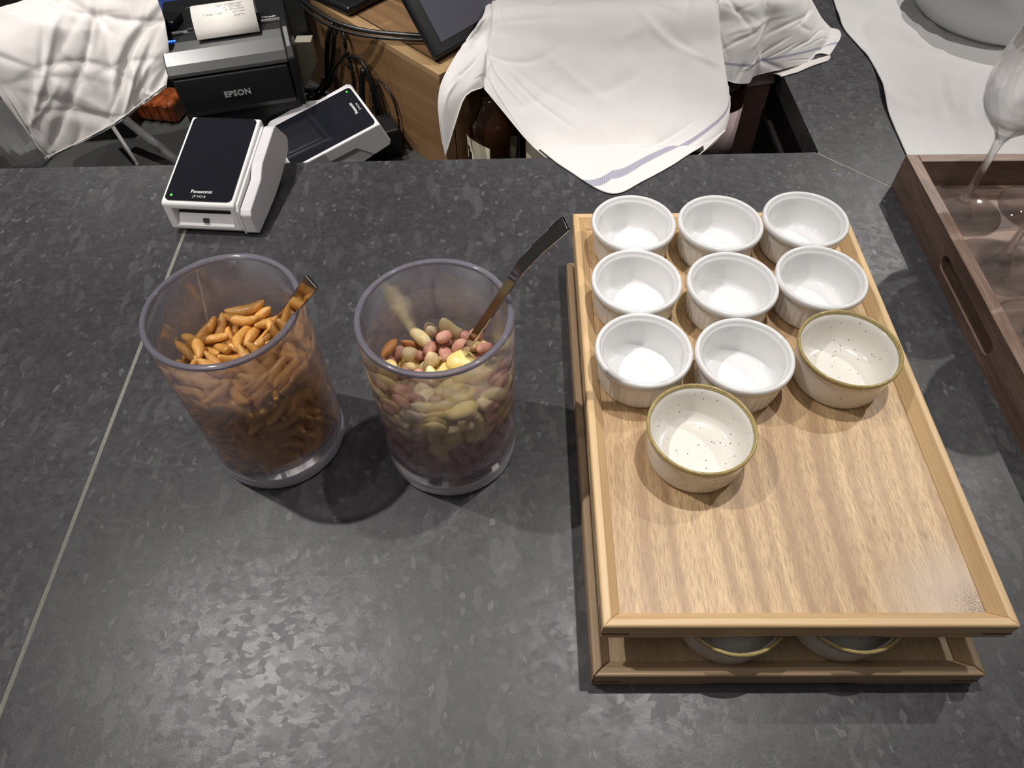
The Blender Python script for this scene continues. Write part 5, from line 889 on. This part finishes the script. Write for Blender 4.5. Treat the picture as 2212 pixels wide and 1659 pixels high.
# ================================================================== TOWELS
def pts(l): return [at(u_, v_, y_) for u_, v_, y_ in l]
colsA = [
 pts([(1049, 4, 1.04), (1045, 30, 0.955), (1005, 88, 0.918), (972, 145, 0.88), (951, 195, 0.855), (949, 262, 0.835), (962, 338, 0.825)]),
 pts([(1052, 2, 1.04), (1048, 28, 0.955), (1016, 86, 0.918), (990, 140, 0.88), (972, 180, 0.855), (966, 222, 0.84), (985, 262, 0.835)]),
 pts([(1058, -1, 1.04), (1054, 25, 0.955), (1035, 80, 0.928), (1022, 125, 0.89), (1014, 160, 0.87), (1008, 190, 0.855), (1006, 207, 0.85)]),
 pts([(1066, -4, 1.04), (1062, 22, 0.955), (1052, 70, 0.933), (1047, 110, 0.9), (1044, 142, 0.88), (1042, 168, 0.87), (1042, 190, 0.865)]),
 pts([(1070, -5, 1.04), (1066, 21, 0.955), (1062, 65, 0.925), (1058, 105, 0.905), (1053, 140, 0.888), (1049, 168, 0.875), (1047, 192, 0.865)]),
 pts([(1099, -8, 1.04), (1095, 18, 0.955), (1088, 75, 0.92), (1085, 125, 0.895), (1083, 172, 0.872), (1084, 212, 0.852), (1090, 244, 0.838)]),
 pts([(1164, -10, 1.04), (1160, 16, 0.955), (1155, 90, 0.912), (1152, 160, 0.88), (1150, 220, 0.848), (1150, 275, 0.82), (1153, 318, 0.798)]),
 pts([(1244, -8, 1.04), (1240, 18, 0.955), (1238, 105, 0.905), (1236, 190, 0.865), (1232, 262, 0.826), (1228, 320, 0.792), (1226, 372, 0.745)]),
 pts([(1334, -6, 1.04), (1330, 20, 0.955), (1330, 120, 0.9), (1330, 220, 0.85), (1327, 310, 0.8), (1322, 370, 0.752), (1318, 424, 0.698)]),
 pts([(1424, -9, 1.04), (1420, 17, 0.955), (1422, 118, 0.9), (1424, 212, 0.855), (1420, 290, 0.812), (1408, 342, 0.778), (1392, 398, 0.722)]),
 pts([(1504, -18, 1.04), (1500, 8, 0.955), (1504, 100, 0.905), (1510, 185, 0.865), (1512, 252, 0.832), (1504, 300, 0.805), (1488, 352, 0.772)]),
 pts([(1549, -24, 1.04), (1545, 2, 0.955), (1552, 88, 0.91), (1562, 160, 0.876), (1568, 215, 0.852), (1572, 250, 0.838), (1566, 282, 0.825)]),
 pts([(1556, -26, 1.043), (1552, 0, 0.958), (1556, 70, 0.925), (1562, 125, 0.9), (1568, 160, 0.885), (1573, 182, 0.875), (1575, 196, 0.868)]),
 pts([(1560, -28, 1.047), (1556, -2, 0.962), (1556, 52, 0.945), (1557, 98, 0.93), (1558, 132, 0.922), (1560, 156, 0.915), (1562, 174, 0.91)]),
 pts([(1594, -32, 1.06), (1590, -6, 0.975), (1588, 50, 0.95), (1588, 95, 0.935), (1588, 132, 0.925), (1588, 158, 0.918), (1588, 180, 0.912)]),
 pts([(1644, -34, 1.07), (1640, -8, 0.985), (1636, 50, 0.96), (1632, 95, 0.945), (1628, 132, 0.935), (1624, 158, 0.928), (1620, 180, 0.922)]),
 pts([(1662, -34, 1.08), (1658, -8, 0.995), (1656, 45, 0.98), (1652, 85, 0.968), (1646, 120, 0.958), (1640, 146, 0.95), (1634, 164, 0.945)]),
 pts([(1704, -36, 1.095), (1700, -10, 1.01), (1702, 40, 0.99), (1700, 76, 0.98), (1696, 108, 0.97), (1692, 132, 0.962), (1690, 150, 0.957)]),
 pts([(1732, -38, 1.115), (1728, -12, 1.03), (1738, 35, 1.015), (1742, 66, 1.005), (1743, 95, 0.998), (1743, 118, 0.99), (1744, 136, 0.984)]),
 pts([(1742, -42, 1.145), (1738, -16, 1.06), (1756, 25, 1.05), (1768, 54, 1.045), (1776, 82, 1.03), (1772, 108, 1.02), (1762, 132, 1.005)]),
 pts([(1749, -46, 1.175), (1745, -20, 1.09), (1775, 35, 1.08), (1802, 72, 1.075), (1808, 95, 1.06), (1800, 122, 1.035), (1784, 146, 1)]),
]
STR = [2, 2, 2, 2, 2, 2, 2, 1.10, .885, .865, .82, .76, .72, .71, .71, .72, .73, .76, .78, .82, .84]
def uvA(a, b):
    f = a * (len(STR) - 1); i = min(int(f), len(STR) - 2); c = STR[i] + (STR[i + 1] - STR[i]) * (f - i)
    return a, b * .855 / c
def liftA(p):
    if p.y < .790 and p.z < .0024: return Vector((p.x, p.y, .0024))
    if p.x > .39 and p.z < .0022: return Vector((p.x, p.y, .0022))
    return p
tw = sheet('striped_towel', colsA, COTTON, None, 16, 18, .0021, 2, .0012, ncr=90, csize=1.0, lift=liftA, uv=uvA)
tag(tw, 'white tea towel with a blue-grey stripe draped over bottles, one corner on the bar', 'towel')
# underside flap of the right tail
fl = sheet('folded_corner', [pts([(1668, 163, .955), (1680, 172, .95), (1683, 182, .945)]), pts([(1700, 150, .968), (1712, 160, .962), (1716, 170, .955)]), pts([(1745, 138, .985), (1750, 152, .98), (1748, 160, .972)]), pts([(1784, 140, 1.0), (1786, 148, .995), (1780, 154, .985)])],
           COTTON_P, tw, 4, 4, .0006, 5, .0012, lift=rest(.0022))
hem('hem', [c[-1] + Vector((0, -.0006, .0008)) for c in colsA[4:12]], .0010, COTTON_P, tw)
hem('hem', [c[-1] + Vector((0, -.0006, .0008)) for c in colsA[:4]], .0010, COTTON_P, tw)
colsB = []
gB = [[(100, 346, .915), (55, 285, .915), (8, 212, .92), (-50, 130, .93), (-95, 48, .95)],
      [(168, 314, .915), (128, 245, .92), (88, 165, .925), (38, 74, .945), (0, 18, .985)],
      [(250, 270, .925), (214, 200, .935), (178, 120, .945), (140, 38, .965), (110, -22, 1.00)],
      [(310, 226, .94), (290, 160, .95), (264, 78, .97), (236, 4, .99), (210, -60, 1.02)],
      [(360, 188, .95), (366, 118, .965), (354, 44, .98), (332, -26, 1.0), (302, -95, 1.03)]]
for c in gB: colsB.append([at(u_, v_, y_ - .075) for u_, v_, y_ in reversed(c)])
tb2 = sheet('plain_towel', colsB, COTTON_P, None, 34, 32, .0036, 9, .0012, ncr=70, csize=1.3)
tag(tb2, 'plain white towel hanging over glassware at the left behind the bar', 'towel')
hem('hem', [c[-1] + Vector((0, -.0012, .004)) for c in colsB], .0012, COTTON_P, tb2)
hem('hem', [c + Vector((.004, -.0012, .002)) for c in colsB[0]], .0012, COTTON_P, tb2)
rk = empty('glass_rack', (-.60, 1.13, -.10), radians(5), 'black glass rack hidden beneath the plain white towel', 'rack')
box('rack_body', (0, 0, .05), (.16, .09, .10), BLACKPL, rk, .006)
